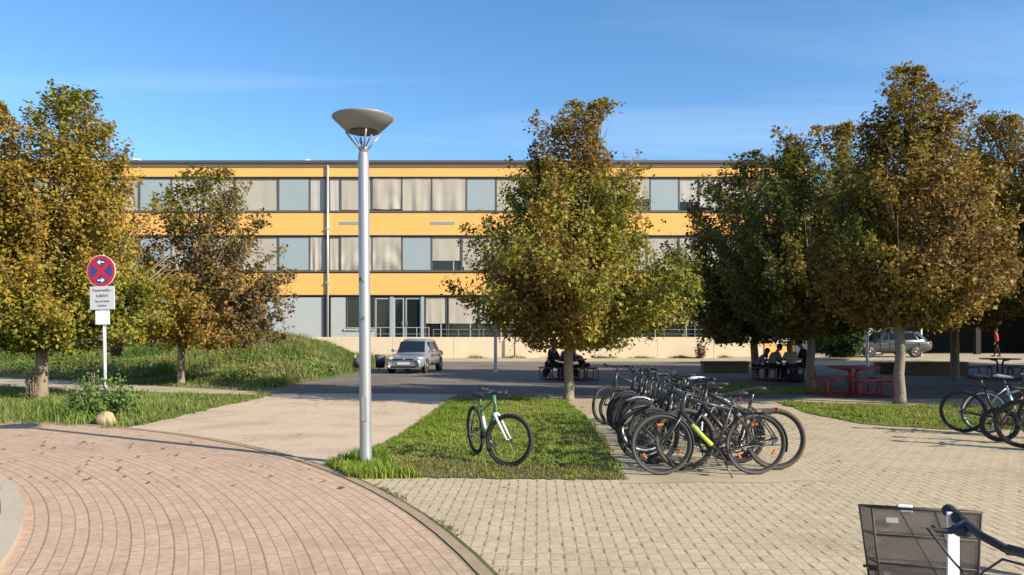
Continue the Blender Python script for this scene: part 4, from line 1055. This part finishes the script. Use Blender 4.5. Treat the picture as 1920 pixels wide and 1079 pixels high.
    for s_ in (1, -1):
        lo, hi = .32, .90
        pane('side_window', [at(lo, bp+.05, s_), at(lo, fxu(lo)-.42, s_), at(.55, fxu(.55)-.36, s_), at(hi, fxu(hi)-.32, s_), at(hi, bp+.02, s_)], (0, s_, .2))
        pane('side_window', [at(lo, rxu(lo)+.62, s_), at(lo, bp-.05, s_), at(hi, bp-.06, s_), at(hi, rxu(hi)+.48, s_)], (0, s_, .2))
        if kind != 'hatch': pane('side_window', [at(lo+.08, rxu(lo)+.30, s_), at(lo, rxu(lo)+.54, s_), at(hi-.05, rxu(hi)+.40, s_), at(hi-.1, rxu(hi)+.25, s_)], (0, s_, .2))
        mb = MB(); mb.ball((fxu(.1)-.42, s_*(hw+.05), belt+.05), .07, .10, .065, 12, 8); mb.box((fxu(.1)-.46, min(s_*(hw-.1), s_*(hw+.04)), belt+.03), (fxu(.1)-.38, max(s_*(hw-.1), s_*(hw+.04)), belt+.06)); mb.build('mirror', paint, t)
        for hx in (bp-.25, rxu(.2)+.75):
            h_ = MB(); h_.box((hx-.09, min(s_*hw*.985, s_*(hw*.985+.03)), belt-.17), (hx+.09, max(s_*hw*.985, s_*(hw*.985+.03)), belt-.13), bev=.01); h_.build('door_handle', paint, t)
        # seams of the doors
        for sx in (bp, fxu(0)-.52, rxu(0)+.75):
            sm = MB(); sm.box((sx-.006, min(s_*hw*.97, s_*(hw*1.0+.002)), sill+.12), (sx+.006, max(s_*hw*.97, s_*(hw*1.0+.002)), belt-.1)); sm.build('door_seam', 'plastic', t)
    fz = st_[-1]
    x = xf-.06; zl = belt-.285 if kind == 'hatch' else belt-.34
    for s_ in (1, -1):
        hl = MB(); hl.ball((xf-.27, s_*hw*.73, zl+.015), .225, .19, .08, 14, 8); hl.build('headlight', 'lens_white', t)
        tl = MB(); tl.ball((xr+.16, s_*hw*.80, belt-.12), .12, .13, .14, 12, 8); tl.build('tail_light', 'lens_red', t)
        fg = MB(); fg.ball((xf-.10, s_*hw*.62, .42), .06, .11, .055, 12, 8); fg.build('fog_light', 'lens_white', t)
    g = MB(); g.box((xf-.16, -hw*.52, zl-.055), (xf+.006, hw*.52, zl+.015), bev=.02); g.build('grille', 'plastic', t)
    g = MB(); g.box((xf-.12, -hw*.68, .235), (xf+.012, hw*.68, .355), bev=.03); g.build('air_intake', 'plastic', t)
    g = MB(); g.box((xf-.05, -.26, .39), (xf+.022, .26, .49), bev=.004); g.build('number_plate', 'signplate', t)
    g = MB(); g.ball((xf+.008, 0, zl-.02), .02, .065, .065, 12, 6); g.build('badge', 'alloy', t)
    fx_, rx_ = xf-front_o, xf-front_o-wb
    for wx_ in (fx_, rx_):
        for s_ in (1, -1):
            a = MB(); a.torus((wx_, s_*(hw*.985-.005), wr+.015), wr+.035, .022, 28, 6, 'y', .6); a.build('wheel_arch', 'plastic' if kind != 'hatch' else paint, t)
            d = MB(); d.xf(Matrix.Identity(4)); d.lathe([(wr+.03, -.10), (wr+.03, 0)], 28); d.xf(Matrix.Translation((wx_, s_*(hw*.985), wr+.01)) @ Matrix.Rotation(R_(-90*s_), 4, 'X')); d.build('wheel_well', 'plastic', t)
            wl = MB(); wl.lathe([(wr*.60, -.20), (wr*.97, -.19), (wr, -.15), (wr, .0), (wr*.97, .022), (wr*.72, .026)], 32)
            wl.xf(Matrix.Translation((wx_, s_*(hw*.985), wr)) @ Matrix.Rotation(R_(-90*s_), 4, 'X')); wo_ = wl.build('wheel', 'rubber', t)
            rm = MB(); rm.torus((0, 0, .02), wr*.66, .016, 30, 6, 'z')
            for k in range(7):
                rm.box((.03, -.022, .012), (wr*.66, .022, .03), Matrix.Rotation(2*math.pi*k/7, 4, 'Z'))
            rm.lathe([(.075, .01), (.075, .036), (.02, .04)], 14)
            rm.xf(Matrix.Translation((wx_, s_*(hw*.985+.008), wr)) @ Matrix.Rotation(R_(-90*s_), 4, 'X')); rm.build('rim', 'alloy', wo_)
    return t
car1 = make_car('parked_car', 'small silver hatchback parked nose to the camera before the cream wall', (-4.27, 32.85, 0), R_(-98), 3.95, 1.68, 1.47, 'silver', 'hatch', 2.47, .30, .80)
car2 = make_car('parked_car', 'dark grey sport utility car parked sideways beside the bush', ((1662-960)/F_PX*47, 47.0, .25), R_(180), 4.95, 1.9, 1.66, 'suvpaint', 'suv', 2.85, .36, .95)
# ------------------------------------------------------------------ bicycles
def make_bike(name, label, loc, rz, lean=0.0, group=None, frame='black', tyre='rubber', rim='plastic', steer=0.0, R=.345, style='diamond', mud=None, rack=False, tail=True,
              light=True, saddle='saddle', fat=.021, accent=None, stand=True, bar='flat', basket=None, fork=None, reflect=None, hi=0.0, bottle=None, cover=None):
    """x forward, origin on the ground under the middle"""
    t = thing(name, label, 'bicycle', loc, rz, group, lean)
    fork = fork or frame; s = R/.345
    BB = Vector((-.07, 0, .285)); RH = Vector((-.52, 0, R)); FH = Vector((.56, 0, R))
    H0 = Vector((.345, 0, .68*s+.02)); H1 = Vector((.30, 0, .86*s+.03)); SD = Vector((-.265, 0, .93+hi)); S1 = Vector((-.235, 0, min(.80, SD.z-.06)))
    ax = (H1-H0).normalized(); ST = Matrix.Translation(H0) @ Matrix.Rotation(steer, 4, ax) @ Matrix.Translation(-H0)
    b = MB()
    b.tube([H0 - ax*.02, H1 + ax*.02], .024, 10)
    if style == 'step':
        b.tube([H1 - ax*.05, Vector((.12, 0, .50)), Vector((-.16, 0, .46))], .019, 9); b.tube([H0, Vector((.10, 0, .34)), BB], .022, 9)
    else:
        drop = .10 if style == 'mtb' else .0
        b.tube([H1 - ax*.03, S1 - Vector((0, 0, .05+drop))], .0185, 9); b.tube([H0 + ax*.02, BB], .0235 if style != 'mtb' else .028, 9)
    b.tube([BB, S1], .0185, 9)
    for y in (-1, 1):
        b.tube([BB + Vector((-.02, y*.035, 0)), Vector((-.25, y*.055, .30)), RH + Vector((0, y*.062, 0))], .010, 7)
        b.tube([S1 - Vector((0, 0, .06)) + Vector((0, y*.02, 0)), S1.lerp(RH, .35) + Vector((0, y*.05, 0)), RH + Vector((0, y*.062, 0))], .0085, 7)
    b.tube([BB + Vector((0, -.04, 0)), BB + Vector((0, .04, 0))], .026, 12)
    fr = b.build('frame', frame, t)
    if fork != frame:
        a = MB(); a.tube([BB.lerp(S1, .22), BB.lerp(S1, .55)], .0205, 9); a.build('white_section', fork, fr)
    if accent:
        a = MB(); d = (BB-H0); a.tube([H0 + d*.30, H0 + d*.86], .0265, 10); a.build('frame_decal', accent, fr)
    b = MB(); cr = H0 - ax*.035; b.tube([H0 - ax*.018, cr], .024, 8); b.tube([cr + Vector((0, -.055, 0)), cr + Vector((0, .055, 0))], .016, 8)
    for y in (-1, 1): b.tube([cr + Vector((0, y*.052, 0)), cr.lerp(FH, .55) + Vector((.0, y*.056, 0)), FH + Vector((0, y*.056, 0))], [.019 if style == 'mtb' else .015, .014, .010], 8)
    b.xf(ST); b.build('fork', fork, t)
    # handlebar
    top = H1 + ax*.09 + Vector((0, 0, hi*.4)); b = MB(); b.tube([H1 + ax*.02, top, top + Vector((.075, 0, .015))], .014, 8); c = top + Vector((.075, 0, .015))
    bw = .33 if style == 'mtb' else .30; ends = []
    if bar == 'flat': pts = [(0, 0, 0), (.0, .10, .01), (-.03, .22, .02), (-.06, bw, .025)]
    else: pts = [(0, 0, 0), (.03, .08, .04), (.0, .19, .075), (-.08, .25, .07), (-.17, .27, .055)]
    for y in (-1, 1): b.tube([c + Vector((p[0], y*p[1], p[2])) for p in pts], .0115, 8)
    b.xf(ST); hb = b.build('handlebar', 'steel' if bar != 'flat' else 'plastic', t)
    for y in (-1, 1):
        p0 = Vector(pts[-1]); p1 = Vector(pts[-2]); e = c + Vector((p0.x, y*p0.y, p0.z)); f = c + Vector((p1.x, y*p1.y, p1.z)); d = (f-e).normalized()
        g = MB(); g.tube([e - d*.006, e, e + d*.03, e + d*.11, e + d*.125], [.014, .0195, .0185, .0185, .014], 10).xf(ST); g.build('grip', 'rubber', hb)
        g = MB(); q = e + d*.14; g.tube([q, q + Vector((.045, 0, -.02)), q - d*.05 + Vector((.065, 0, -.035)), q - d*.12 + Vector((.055, 0, -.04))], [.013, .010, .006, .005], 7)
        g.ball(q + Vector((.01, 0, -.018)), .03, .028, .02, 10, 6); g.xf(ST); g.build('brake_lever', 'bluish', hb)
        g = MB(); g.tube([q + Vector((.05, 0, -.02)), q + Vector((.14, -y*.05, .0)), q + Vector((.13, -y*.14, -.06)), H1 + Vector((.05, y*.02, -.05)), H0 + Vector((.0, y*.03, -.04))], .0032, 5).xf(ST); g.build('cable', 'plastic', hb)
    # wheels
    def wheel(hub, mt):
        b = MB()
        b.tube([hub + Vector((0, -.05, 0)), hub + Vector((0, .05, 0))], .018, 10)
        rr = R - 2*fat - .004
        for k in range(24):
            a = 2*math.pi*k/24; a2 = a + (.35 if k % 4 < 2 else -.35); y = .022 if k % 2 else -.022
            b.tube([hub + Vector((.018*math.cos(a2), y, .018*math.sin(a2))), hub + Vector((rr*math.cos(a), 0, rr*math.sin(a)))], .0014, 3, cap=False)
        wo = b.xf(mt).build('wheel', 'steel', t)
        b = MB(); b.torus(hub, R-fat, fat, 56, 8, 'y'); b.xf(mt).build('tyre', tyre, wo)
        b = MB(); b.torus(hub, R-2*fat-.004, .013, 56, 6, 'y', .8); b.xf(mt).build('rim', rim, wo)
        if reflect:
            b = MB()
            for a in (.6, 2.7, 4.8): 
                m2 = Matrix.Translation(hub) @ Matrix.Rotation(a, 4, 'Y'); b.box((R*.62, -.012, -.035), (R*.68, .012, .035), m2)
            b.xf(mt).build('reflector', reflect, wo)
    wheel(RH, Matrix.Identity(4)); wheel(FH, ST)
    # saddle on its post
    b = MB(); b.tube([S1 - Vector((0, 0, .02)), SD - Vector((0, 0, .03))], .0135, 8); b.build('seat_post', 'steel', t)
    b = MB(); vs = []; n = 10
    for x, wv, z, h in ((-.145, .03, .0, .015), (-.135, .075, .012, .03), (-.08, .085, .014, .045), (-.02, .06, .004, .045), (.05, .03, -.002, .035), (.115, .022, -.006, .03), (.135, .010, -.012, .015)):
        for k in range(n):
            a = 2*math.pi*k/n; vs.append(SD + Vector((x, wv*math.cos(a), z + h*.6*math.sin(a))))
    m = 7; fs = [(i*n+k, i*n+(k+1) % n, (i+1)*n+(k+1) % n, (i+1)*n+k) for i in range(m-1) for k in range(n)] + [tuple(range(n)), tuple((m-1)*n+k for k in range(n-1, -1, -1))]
    sadm = b.add(vs, fs, True).build('saddle', saddle, t)
    if cover:
        b = MB(); b.ball(SD + Vector((-.03, 0, .012)), .15, .095, .035, 14, 8); b.build('saddle_cover', cover, sadm)
    # cranks, chain, pedals
    b = MB(); b.torus(BB + Vector((0, -.055, 0)), .085, .007, 26, 5, 'y', .5)
    for k in range(5): b.box((.015, -.058, -.006), (.085, -.052, .006), Matrix.Translation(BB) @ Matrix.Rotation(2*math.pi*k/5, 4, 'Y'))
    ca = .9; b.tube([BB + Vector((0, -.08, 0)), BB + Vector((0, .08, 0))], .022, 10)
    for y, a in ((-1, ca), (1, ca+math.pi)):
        e = BB + Vector((.165*math.cos(a), y*.085, .165*math.sin(a))); b.tube([BB + Vector((0, y*.07, 0)), e], .010, 7)
    b.lathe([(.001, 0), (.05, 0), (.05, .008), (.001, .008)], 16, caps=False, c=(0, 0, 0)) if False else None
    ck = b.build('crankset', 'plastic', t)
    for y, a in ((-1, ca), (1, ca+math.pi)):
        e = BB + Vector((.165*math.cos(a), y*.085, .165*math.sin(a))); p = MB(); p.box((e.x-.045, min(e.y, e.y+y*.09), e.z-.012), (e.x+.045, max(e.y, e.y+y*.09), e.z+.012), bev=.006); p.build('pedal', 'plastic', ck)
    b = MB(); b.tube([BB + Vector((0, -.055, .085)), RH + Vector((0, -.045, .035))], .005, 5); b.tube([BB + Vector((0, -.055, -.085)), RH + Vector((.0, -.045, -.06))], .005, 5)
    b.torus(RH + Vector((0, -.045, 0)), .036, .012, 18, 5, 'y', .6); b.tube([RH + Vector((0, -.055, -.01)), RH + Vector((.02, -.06, -.09))], .009, 6); b.build('chain', 'steel' if not mud else 'plastic', t)
    if mud:
        def guard(hub, a0, a1, mt):
            b = MB(); n = 22; vs = []; r = R + .016
            for i in range(n+1):
                a = R_(a0+(a1-a0)*i/n)
                for y, q in ((-.028, -.012), (-.02, 0), (.0, .006), (.02, 0), (.028, -.012)): vs.append(hub + Vector(((r+q)*math.cos(a), y, (r+q)*math.sin(a))))
            b.add(vs, [(5*i+k, 5*i+k+1, 5*i+6+k, 5*i+5+k) for i in range(n) for k in range(4)], True)
            ae = R_(a1 - 12); e = hub + Vector((r*math.cos(ae), 0, r*math.sin(ae)))
            for y in (-1, 1): b.tube([hub + Vector((0, y*.055, 0)), e + Vector((0, y*.028, 0))], .003, 4)
            o = b.xf(mt).build('mudguard', mud, t); md = o.modifiers.new('thick', 'SOLIDIFY'); md.thickness = .002
        guard(RH, 30, 195, Matrix.Identity(4)); guard(FH, 25, 190, ST) if False else guard(FH, 60, 215, ST)
    if rack:
        b = MB(); z = 2*R + .045
        for y in (-.055, .055): b.tube([S1 + Vector((0, y*.4, -.10)), Vector((-.36, y, z)), Vector((-.74 if tail else -.66, y, z)), ], .006, 6); b.tube([Vector((-.62, y, z)), Vector((-.53, y*1.2, R))], .006, 6); b.tube([Vector((-.45, y, z)), Vector((-.52, y*1.2, R))], .006, 6)
        for x in (-.40, -.50, -.60, -.65): b.tube([Vector((x, -.055, z)), Vector((x, .055, z))], .005, 6)
        rk = b.build('luggage_rack', 'plastic', t)
        if tail: b = MB(); b.box((-.765, -.04, z-.03), (-.745, .04, z+.02), bev=.006); b.build('tail_light', 'lens_red', rk)
    if light:
        b = MB(); p = cr + Vector((.075, 0, .10)); b.ball(p, .045, .035, .035, 12, 8); b.tube([p, H0 + Vector((.02, 0, .0))], .008, 5); b.xf(ST); lo_ = b.build('front_light', 'plastic', t)
        b = MB(); b.ball(p + Vector((.032, 0, 0)), .018, .028, .028, 10, 6); b.xf(ST).build('lens', 'lens_white', lo_)
    if stand:
        b = MB(); b.tube([Vector((-.10, .04, .27)), Vector((-.16, .14, .10)), Vector((-.20, .20, .0))], .009, 6); b.build('kickstand', 'steel', t)
    if bottle:
        b = MB(); d = (H0-BB).normalized(); p = BB + d*.22 + Vector((0, 0, .04)); b.tube([p, p + d*.12, p + d*.15, p + d*.18], [.034, .034, .02, .015], 10); b.build('bottle', bottle, t)
    if basket: basket(t)
    return t

GRP = 'bicycles parked in the row beside the grass'
PI = math.pi
make_bike('bicycle', 'white and green bicycle standing alone on the grass with its front wheel turned', ((-.476-.045)/2-.03, (9.86+8.98)/2, .02), math.atan2(-.93, .36), lean=R_(3), frame='greenbike', fork='whitebike',
          steer=R_(42), hi=-.13, R=.322, style='mtb', light=False, saddle='saddle', fat=.022)
def row(px_front, base, label, gap=.57, **k):
    p = G(px_front, base); kw = dict(group=GRP); kw.update(k); yaw = kw.pop('yaw', PI)
    c = (p.x - math.cos(yaw)*.56, p.y - math.sin(yaw)*.56, .012); return make_bike('bicycle', label, c, yaw, **kw)
row(1240, 893, 'nearest dark bicycle of the row, with a neon green stripe on its down tube', yaw=PI+R_(1.5), frame='anthracite', accent='neon', mud='plastic', rack=True, R=.352, lean=R_(-3), tyre='tyre_grey', reflect='lens_orange', hi=.0, rim='plastic')
row(1285, 884, 'second dark bicycle, its big bare rear wheel farthest right of the row', yaw=PI+R_(1), frame='black', R=.365, style='mtb', tyre='tyre_brown', rim='plastic', fat=.026, lean=R_(3), light=False, stand=False, hi=.02)
row(1207, 866, 'third bicycle of the row, with wide dull grey mudguards', yaw=PI-R_(3), frame='petrol', mud='tyre_grey', R=.35, lean=R_(-4), steer=R_(8), rack=True, reflect='lens_red', style='step', bar='swept')
row(1210, 853, 'fourth bicycle of the row, dark with pale white rims', yaw=PI+R_(4), frame='black', rim='white', R=.345, lean=R_(4), steer=R_(-12), rack=True, bar='swept', bottle='lens_white', light=False)
row(1196, 838, 'fifth bicycle of the row, with a white cover on its saddle', yaw=PI-R_(2), frame='anthracite', mud='silverbike', R=.352, lean=R_(-2), steer=R_(10), cover='white', rack=True, hi=.03)
row(1188, 826, 'sixth bicycle of the row, dark blue with a flat handlebar', yaw=PI+R_(3), frame='bluebike', R=.345, style='mtb', lean=R_(3), steer=R_(-14), fat=.024, hi=.04, light=False)
row(1172, 813, 'seventh bicycle of the row, black step-through with swept handlebar', yaw=PI-R_(4), frame='black', mud='plastic', style='step', R=.345, lean=R_(-4), steer=R_(20), bar='swept', rack=True, reflect='lens_orange', light=False)
row(1160, 805, 'slim black bicycle of the row just before the farthest one', yaw=PI+R_(6), frame='black', R=.345, lean=R_(-6), steer=R_(-8), rim='plastic', hi=.03, light=False)
row(1203, 846, 'black bicycle of the row with a green bottle, between two with pale rims', yaw=PI-R_(5), frame='black', R=.35, style='mtb', lean=R_(5), steer=R_(15), rim='plastic', bottle='greenbike', hi=.05, light=False)
row(1225, 872, 'black bicycle of the row, second behind the one with the neon stripe', yaw=PI+R_(2.5), frame='black', R=.35, style='mtb', lean=R_(6), steer=R_(10), rim='plastic', light=False, hi=.04, fat=.025)
row(1192, 832, 'charcoal bicycle of the row with swept handlebar beside the white saddle cover', yaw=PI+R_(5), frame='anthracite', R=.345, lean=R_(5), steer=R_(-18), bar='swept', mud='plastic', hi=.02, light=False)
row(1180, 819, 'black bicycle of the row with red reflectors in its wheels', yaw=PI-R_(1), frame='black', R=.345, lean=R_(-5), steer=R_(6), reflect='lens_red', style='mtb', hi=.05, light=False)
row(1134, 797, 'farthest bicycle of the row, pale grey-green frame, front wheel turned to the camera', yaw=PI+R_(14), frame='petrol', fork='petrol', R=.35, lean=R_(5), steer=R_(26), mud=None, style='mtb', fat=.024, hi=.06, light=False)
GR2 = 'bicycles parked at the right edge'
def rear(px, base, label, yaw, **k):
    p = G(px, base); kw = dict(group=GR2); kw.update(k); return make_bike('bicycle', label, (p.x + math.cos(yaw)*.52, p.y + math.sin(yaw)*.52, .016), yaw, **kw)
rear(1806, 813, 'leftmost dark bicycle of the right-hand group, its wheel over the grass', R_(-42), frame='black', tyre='rubber', R=.345, lean=R_(4))
rear(1846, 815, 'silver bicycle of the right-hand group with pale rims', R_(-40), frame='silverbike', rim='white', R=.35, lean=R_(-3), tyre='tyre_grey', saddle='silverbike', style='mtb', fat=.02)
rear(1874, 831, 'small-wheeled dark red bicycle of the right-hand group', R_(-30), frame='redbike', R=.262, style='step', lean=R_(3), fat=.028, hi=-.12, bar='swept')
rear(1917, 843, 'dark red bicycle cut off by the right edge behind the front bikes', R_(-38), frame='redbike', R=.345, lean=R_(-3), fat=.024)

# the two bikes at the front corner
def rear_basket(t):
    # tapered mesh box on the rack; open at the top
    x0, x1, yh, z0, z1 = -.655, -.300, .12, .655, .960; k = .80
    xc = (x0+x1)/2; hx = (x1-x0)/2
    lo = [(xc-hx*.86, -yh*k, z0), (xc+hx*.86, -yh*k, z0), (xc+hx*.86, yh*k, z0), (xc-hx*.86, yh*k, z0)]; up = [(x0, -yh, z1), (x1, -yh, z1), (x1, yh, z1), (x0, yh, z1)]
    b = MB(); b.add(lo+up, [(0,3,2,1), (0,1,5,4), (1,2,6,5), (2,3,7,6), (3,0,4,7)]); o = b.build('basket', 'basket', t); sm = o.modifiers.new('thick', 'SOLIDIFY'); sm.thickness = .006
    b = MB()
    for i in range(4): b.tube([up[i], up[(i+1) % 4]], .006, 6); b.tube([lo[i], up[i]], .0045, 6)
    for zz in (.35, .68): 
        q = [tuple(Vector(lo[i]).lerp(Vector(up[i]), zz) + Vector((0, 0, 0))) for i in range(4)]
        for i in range(4): b.tube([q[i], q[(i+1) % 4]], .0035, 5)
    b.tube([Vector(up[0]).lerp(Vector(up[1]), .58), Vector(lo[0]).lerp(Vector(lo[1]), .92)], .003, 5)
    b.tube([Vector(up[0]).lerp(Vector(up[1]), .25), Vector(lo[0]).lerp(Vector(lo[1]), .75)], .002, 5)
    b.build('wire', 'basket_rim', o)
    b = MB(); b.box((x0+.135, yh-.012, z1-.02), (x0+.19, yh+.012, z1+.012), bev=.004); b.build('tape', 'white', o)
    b = MB(); b.box((x0+.045, -yh-.008, z1-.052), (x0+.085, -yh-.003, z1-.034)); b.build('name_tag', 'greyback', o)
    b = MB(); b.ball((xc+.03, 0, z0+.06), .13, .085, .055, 14, 8); b.build('bag', 'cloth_grey', o)
make_bike('bicycle', 'bicycle at the front right corner with a dark mesh basket over its rear wheel', (1.472+.4775*math.cos(R_(-15)), 2.60+.4775*math.sin(R_(-15)), .008), R_(-15), lean=R_(-11), frame='black', R=.345, rack=True, basket=rear_basket, mud='plastic', hi=-.19, tail=False)
fb = make_bike('bicycle', 'nearest bicycle, only its black handlebar reaching in at the lower right', (1.595, 1.885, .03), R_(186), lean=R_(0), frame='black', R=.352, style='mtb', hi=.06, steer=R_(-4))
# white band hanging from the grip
st_o = thing('strap', 'white strap hanging from the end of the near black handlebar', 'strap', (1.262, 2.118, 1.085))
b = MB(); vs = []
for i in range(9):
    z = .01 - .5*i/8; x = .0 + .012*i/8*1.2 + .004*math.sin(i); 
    for y, q in ((-.004, -.016), (-.004, .016), (.004, .016), (.004, -.016)): vs.append((x + q, y + .01*math.sin(i*.7), z))
b.add(vs, [(4*i+k, 4*i+4+k, 4*i+4+(k+1) % 4, 4*i+(k+1) % 4) for i in range(8) for k in range(4)] + [(0,1,2,3), (35,34,33,32)])
b.build('band', 'white', st_o)
b = MB(); b.box((-.012, -.0075, -.03), (.012, .0075, -.006), bev=.003); b.build('buckle', 'greyback', st_o)

# ------------------------------------------------------------------ people
def skin_mesh(name, nodes, edges, root, m, parent, sub=2):
    me = bpy.data.meshes.new(name); me.from_pydata([n[0] for n in nodes], edges, []); me.update(); me.materials.append(M[m])
    o = bpy.data.objects.new(name, me); COL.objects.link(o); o.parent = parent
    md = o.modifiers.new('skin', 'SKIN'); md.use_smooth_shade = True
    if not me.skin_vertices: me.skin_vertices.new()
    sk = me.skin_vertices[0].data
    for i, n in enumerate(nodes):
        r = n[1]; sk[i].radius = (r, r) if not hasattr(r, '__len__') else r; sk[i].use_root = (i == root)
    s = o.modifiers.new('sub', 'SUBSURF'); s.levels = sub; s.render_levels = sub
    return o
def person(label, loc, rz, pose, top, legs, hair, hair_long=False, coat=False, lean=.0, group=None, reach=.42, turn=0.0, spread=.0, scale=1.0):
    t = thing('person', label, 'person', loc, rz, group); t.scale = (scale,)*3
    N = []; E = []
    def nn(p, r, fr=None):
        N.append((Vector(p), r)); 
        if fr is not None: E.append((fr, len(N)-1))
        return len(N)-1
    sit = pose == 'sit'; pz = .56 if sit else .94
    def sp(h, x=0.0): return Vector((x + math.sin(lean)*h, 0, pz + math.cos(lean)*h))
    pel = nn(sp(0), (.15, .115)); wst = nn(sp(.18), (.135, .10), pel); chest = nn(sp(.38), (.16, .115), wst); up = nn(sp(.49), (.10, .08), chest)
    nk = nn(sp(.56, .01), .05, up); hl = lean*.6
    h0 = nn(sp(.64, .02), (.068, .078), nk); h1 = nn(sp(.73, .03+hl*.05), (.078, .092), h0); h2 = nn(sp(.80, .02+hl*.06), (.06, .07), h1)
    nose = nn(sp(.685, .115+hl*.05), .013, h0)
    for s in (-1, 1): nn(sp(.70, .03) + Vector((0, s*.088, 0)), .014, h1)
    arms = []; lg = []
    for s in (-1, 1):
        sh = nn(sp(.46) + Vector((0, s*.175, 0)), .055, chest)
        if sit: el = sp(.22) + Vector((.16, s*(.23+spread), 0)); wr = Vector((sp(0).x + reach + .02, s*(.10+spread*.5), max(.80, pz+.22)))
        else: el = sp(.18) + Vector((-.03, s*.25, 0)); wr = sp(-.04) + Vector((.10, s*.20, 0))
        e = nn(el, .042, sh); w_ = nn(wr, .030, e); dr = (wr - el).normalized()
        side = dr.cross(Vector((0, 0, 1))).normalized(); pm = nn(wr + dr*.06, (.034, .018), w_); arms.append((sh, e, w_))
        for k in range(4):
            f0 = nn(wr + dr*(.10 + .004*(1.5-abs(k-1.5))) + side*(.024*(k-1.5)), .0095, pm); nn(N[f0][0] + dr*(.035+.006*(1.5-abs(k-1.5))) + Vector((0, 0, -.014)), .008, f0)
        th = nn(wr + dr*.045 - side*s*.045, .010, pm); nn(N[th][0] + dr*.035 - side*s*.008, .008, th)
        hp = nn(sp(-.02) + Vector((.02, s*.095, 0)), .085, pel)
        if sit: kn = Vector((.43, s*.12, .53)); an = Vector((.40, s*.12, .09)); 
        else: kn = Vector((.06*s, s*.10, .50)); an = Vector((.16*s - .03, s*.095, .09))
        k_ = nn(kn, .058, hp); a_ = nn(an, .040, k_); ft = nn(an + Vector((.13, 0, -.05)), (.042, .032), a_); lg.append((hp, k_, a_))
    skin_mesh('body', N, E, 0, 'skin', t)
    # clothing
    g = .014; n2 = []; e2 = []; mp_ = {}
    def cp(i, extra, fr=None, z=None):
        r = N[i][1]; r = (r[0]+extra, r[1]+extra) if hasattr(r, '__len__') else r+extra
        n2.append((N[i][0], r)); mp_[i] = len(n2)-1
        if fr is not None: e2.append((mp_[fr], mp_[i]))
    cp(pel, g); cp(wst, g+.008, pel); cp(chest, g+.004, wst); cp(up, g*.6, chest)
    for sh, e, w_ in arms: cp(sh, g+.006, chest); cp(e, g, sh); cp(w_, .006, e)
    if coat:
        base = len(n2); n2.append((N[pel][0] + Vector((-.10, 0, -.28)), (.20, .13))); e2.append((0, base)); n2.append((N[pel][0] + Vector((-.16, 0, -.47)), (.22, .10))); e2.append((base, base+1))
    skin_mesh('jacket', n2, e2, 0, top, t)
    n2 = []; e2 = []; mp_ = {}; cp(pel, g*.7)
    for hp, k_, a_ in lg: cp(hp, g*.8, pel); cp(k_, g, hp); cp(a_, g, k_)
    skin_mesh('trousers', n2, e2, 0, legs, t)
    for hp, k_, a_ in lg:
        b = MB(); p = N[a_][0]; b.ball((p.x+.07, p.y, .045), .135, .05, .045, 12, 8); b.build('shoe', 'cloth_black', t)
    hc = N[h1][0]; b = MB(); b.ball(hc + Vector((-.022, 0, .028)), .105, .098, .108, 16, 10)
    if hair_long: b.ball(hc + Vector((-.06, 0, -.12)), .07, .10, .19, 14, 8)
    b.build('hair', hair, t)
    for s in (-1, 1):
        b = MB(); b.ball(sp(.715, .103+hl*.05) + Vector((0, s*.032, 0)), .008, .012, .008, 8, 6); b.build('eye', 'ink', t)
    return t
GP = 'people at the far picnic tables'
p = T4
person('person with long brown hair and long black coat behind the lone tree', (p.x-.72, p.y-.10, 0), R_(-6), 'sit', 'cloth_black', 'cloth_black', 'hair_brown', True, True, lean=R_(16), group=GP)
person('dark-haired person in black beside the one in the long coat', (p.x-.60, p.y+.45, 0), R_(-38), 'sit', 'cloth_black', 'cloth_jeans', 'hair_dark', False, False, lean=R_(6), group=GP, scale=1.03)
person('person in a purple jacket partly behind the trunk of the lone tree', (p.x-.08, p.y-.86, 0), R_(88), 'sit', 'cloth_purple', 'cloth_black', 'hair_dark', True, False, lean=R_(12), group=GP)
person('bent person in dark brown right of the lone trunk', (p.x+.62, p.y+.40, 0), R_(205), 'sit', 'hair_brown', 'cloth_black', 'hair_brown', False, False, lean=R_(42), group=GP, scale=.92)
p = T2
person('dark-haired person in a grey shirt, left of the group at the far table', (p.x-.62, p.y-.35, 0), R_(15), 'sit', 'cloth_grey', 'cloth_black', 'hair_dark', False, False, lean=R_(30), group=GP)
person('fair-haired person in beige seen from behind in the middle of the group', (p.x-.02, p.y-.88, 0), R_(92), 'sit', 'cloth_beige', 'cloth_black', 'hair_fair', True, False, lean=R_(22), group=GP)
person('dark-haired person in a black jacket leaning in from the right of the group', (p.x+.78, p.y-.20, 0), R_(172), 'sit', 'cloth_black', 'cloth_black', 'hair_dark', False, False, lean=R_(20), group=GP, scale=1.08)
person('person in lavender at the left end of the far table, beside the trunk', (p.x-.92, p.y+.25, 0), R_(-20), 'sit', 'cloth_lav', 'cloth_black', 'hair_brown', True, False, lean=R_(34), group=GP, scale=.9)
ry = 47.5; rx_ = (1869-960)/F_PX*ry
person('person in red jacket and black trousers walking before the dark building', (rx_, ry, float(H(rx_, ry))), R_(150), 'stand', 'cloth_red', 'cloth_black', 'hair_dark', False, False, lean=R_(2))
bg_ = thing('bag', 'large dark bag lying under the bench of the group at the far table', 'bag', (T2.x-.10, T2.y-1.22, 0), R_(10)); b = MB()
b.ball((0, 0, .17), .36, .22, .175, 16, 10); b.build('sack', 'cloth_black', bg_); b = MB(); b.torus((0, 0, .33), .10, .014, 20, 6, 'y'); b.build('strap', 'cloth_black', bg_)
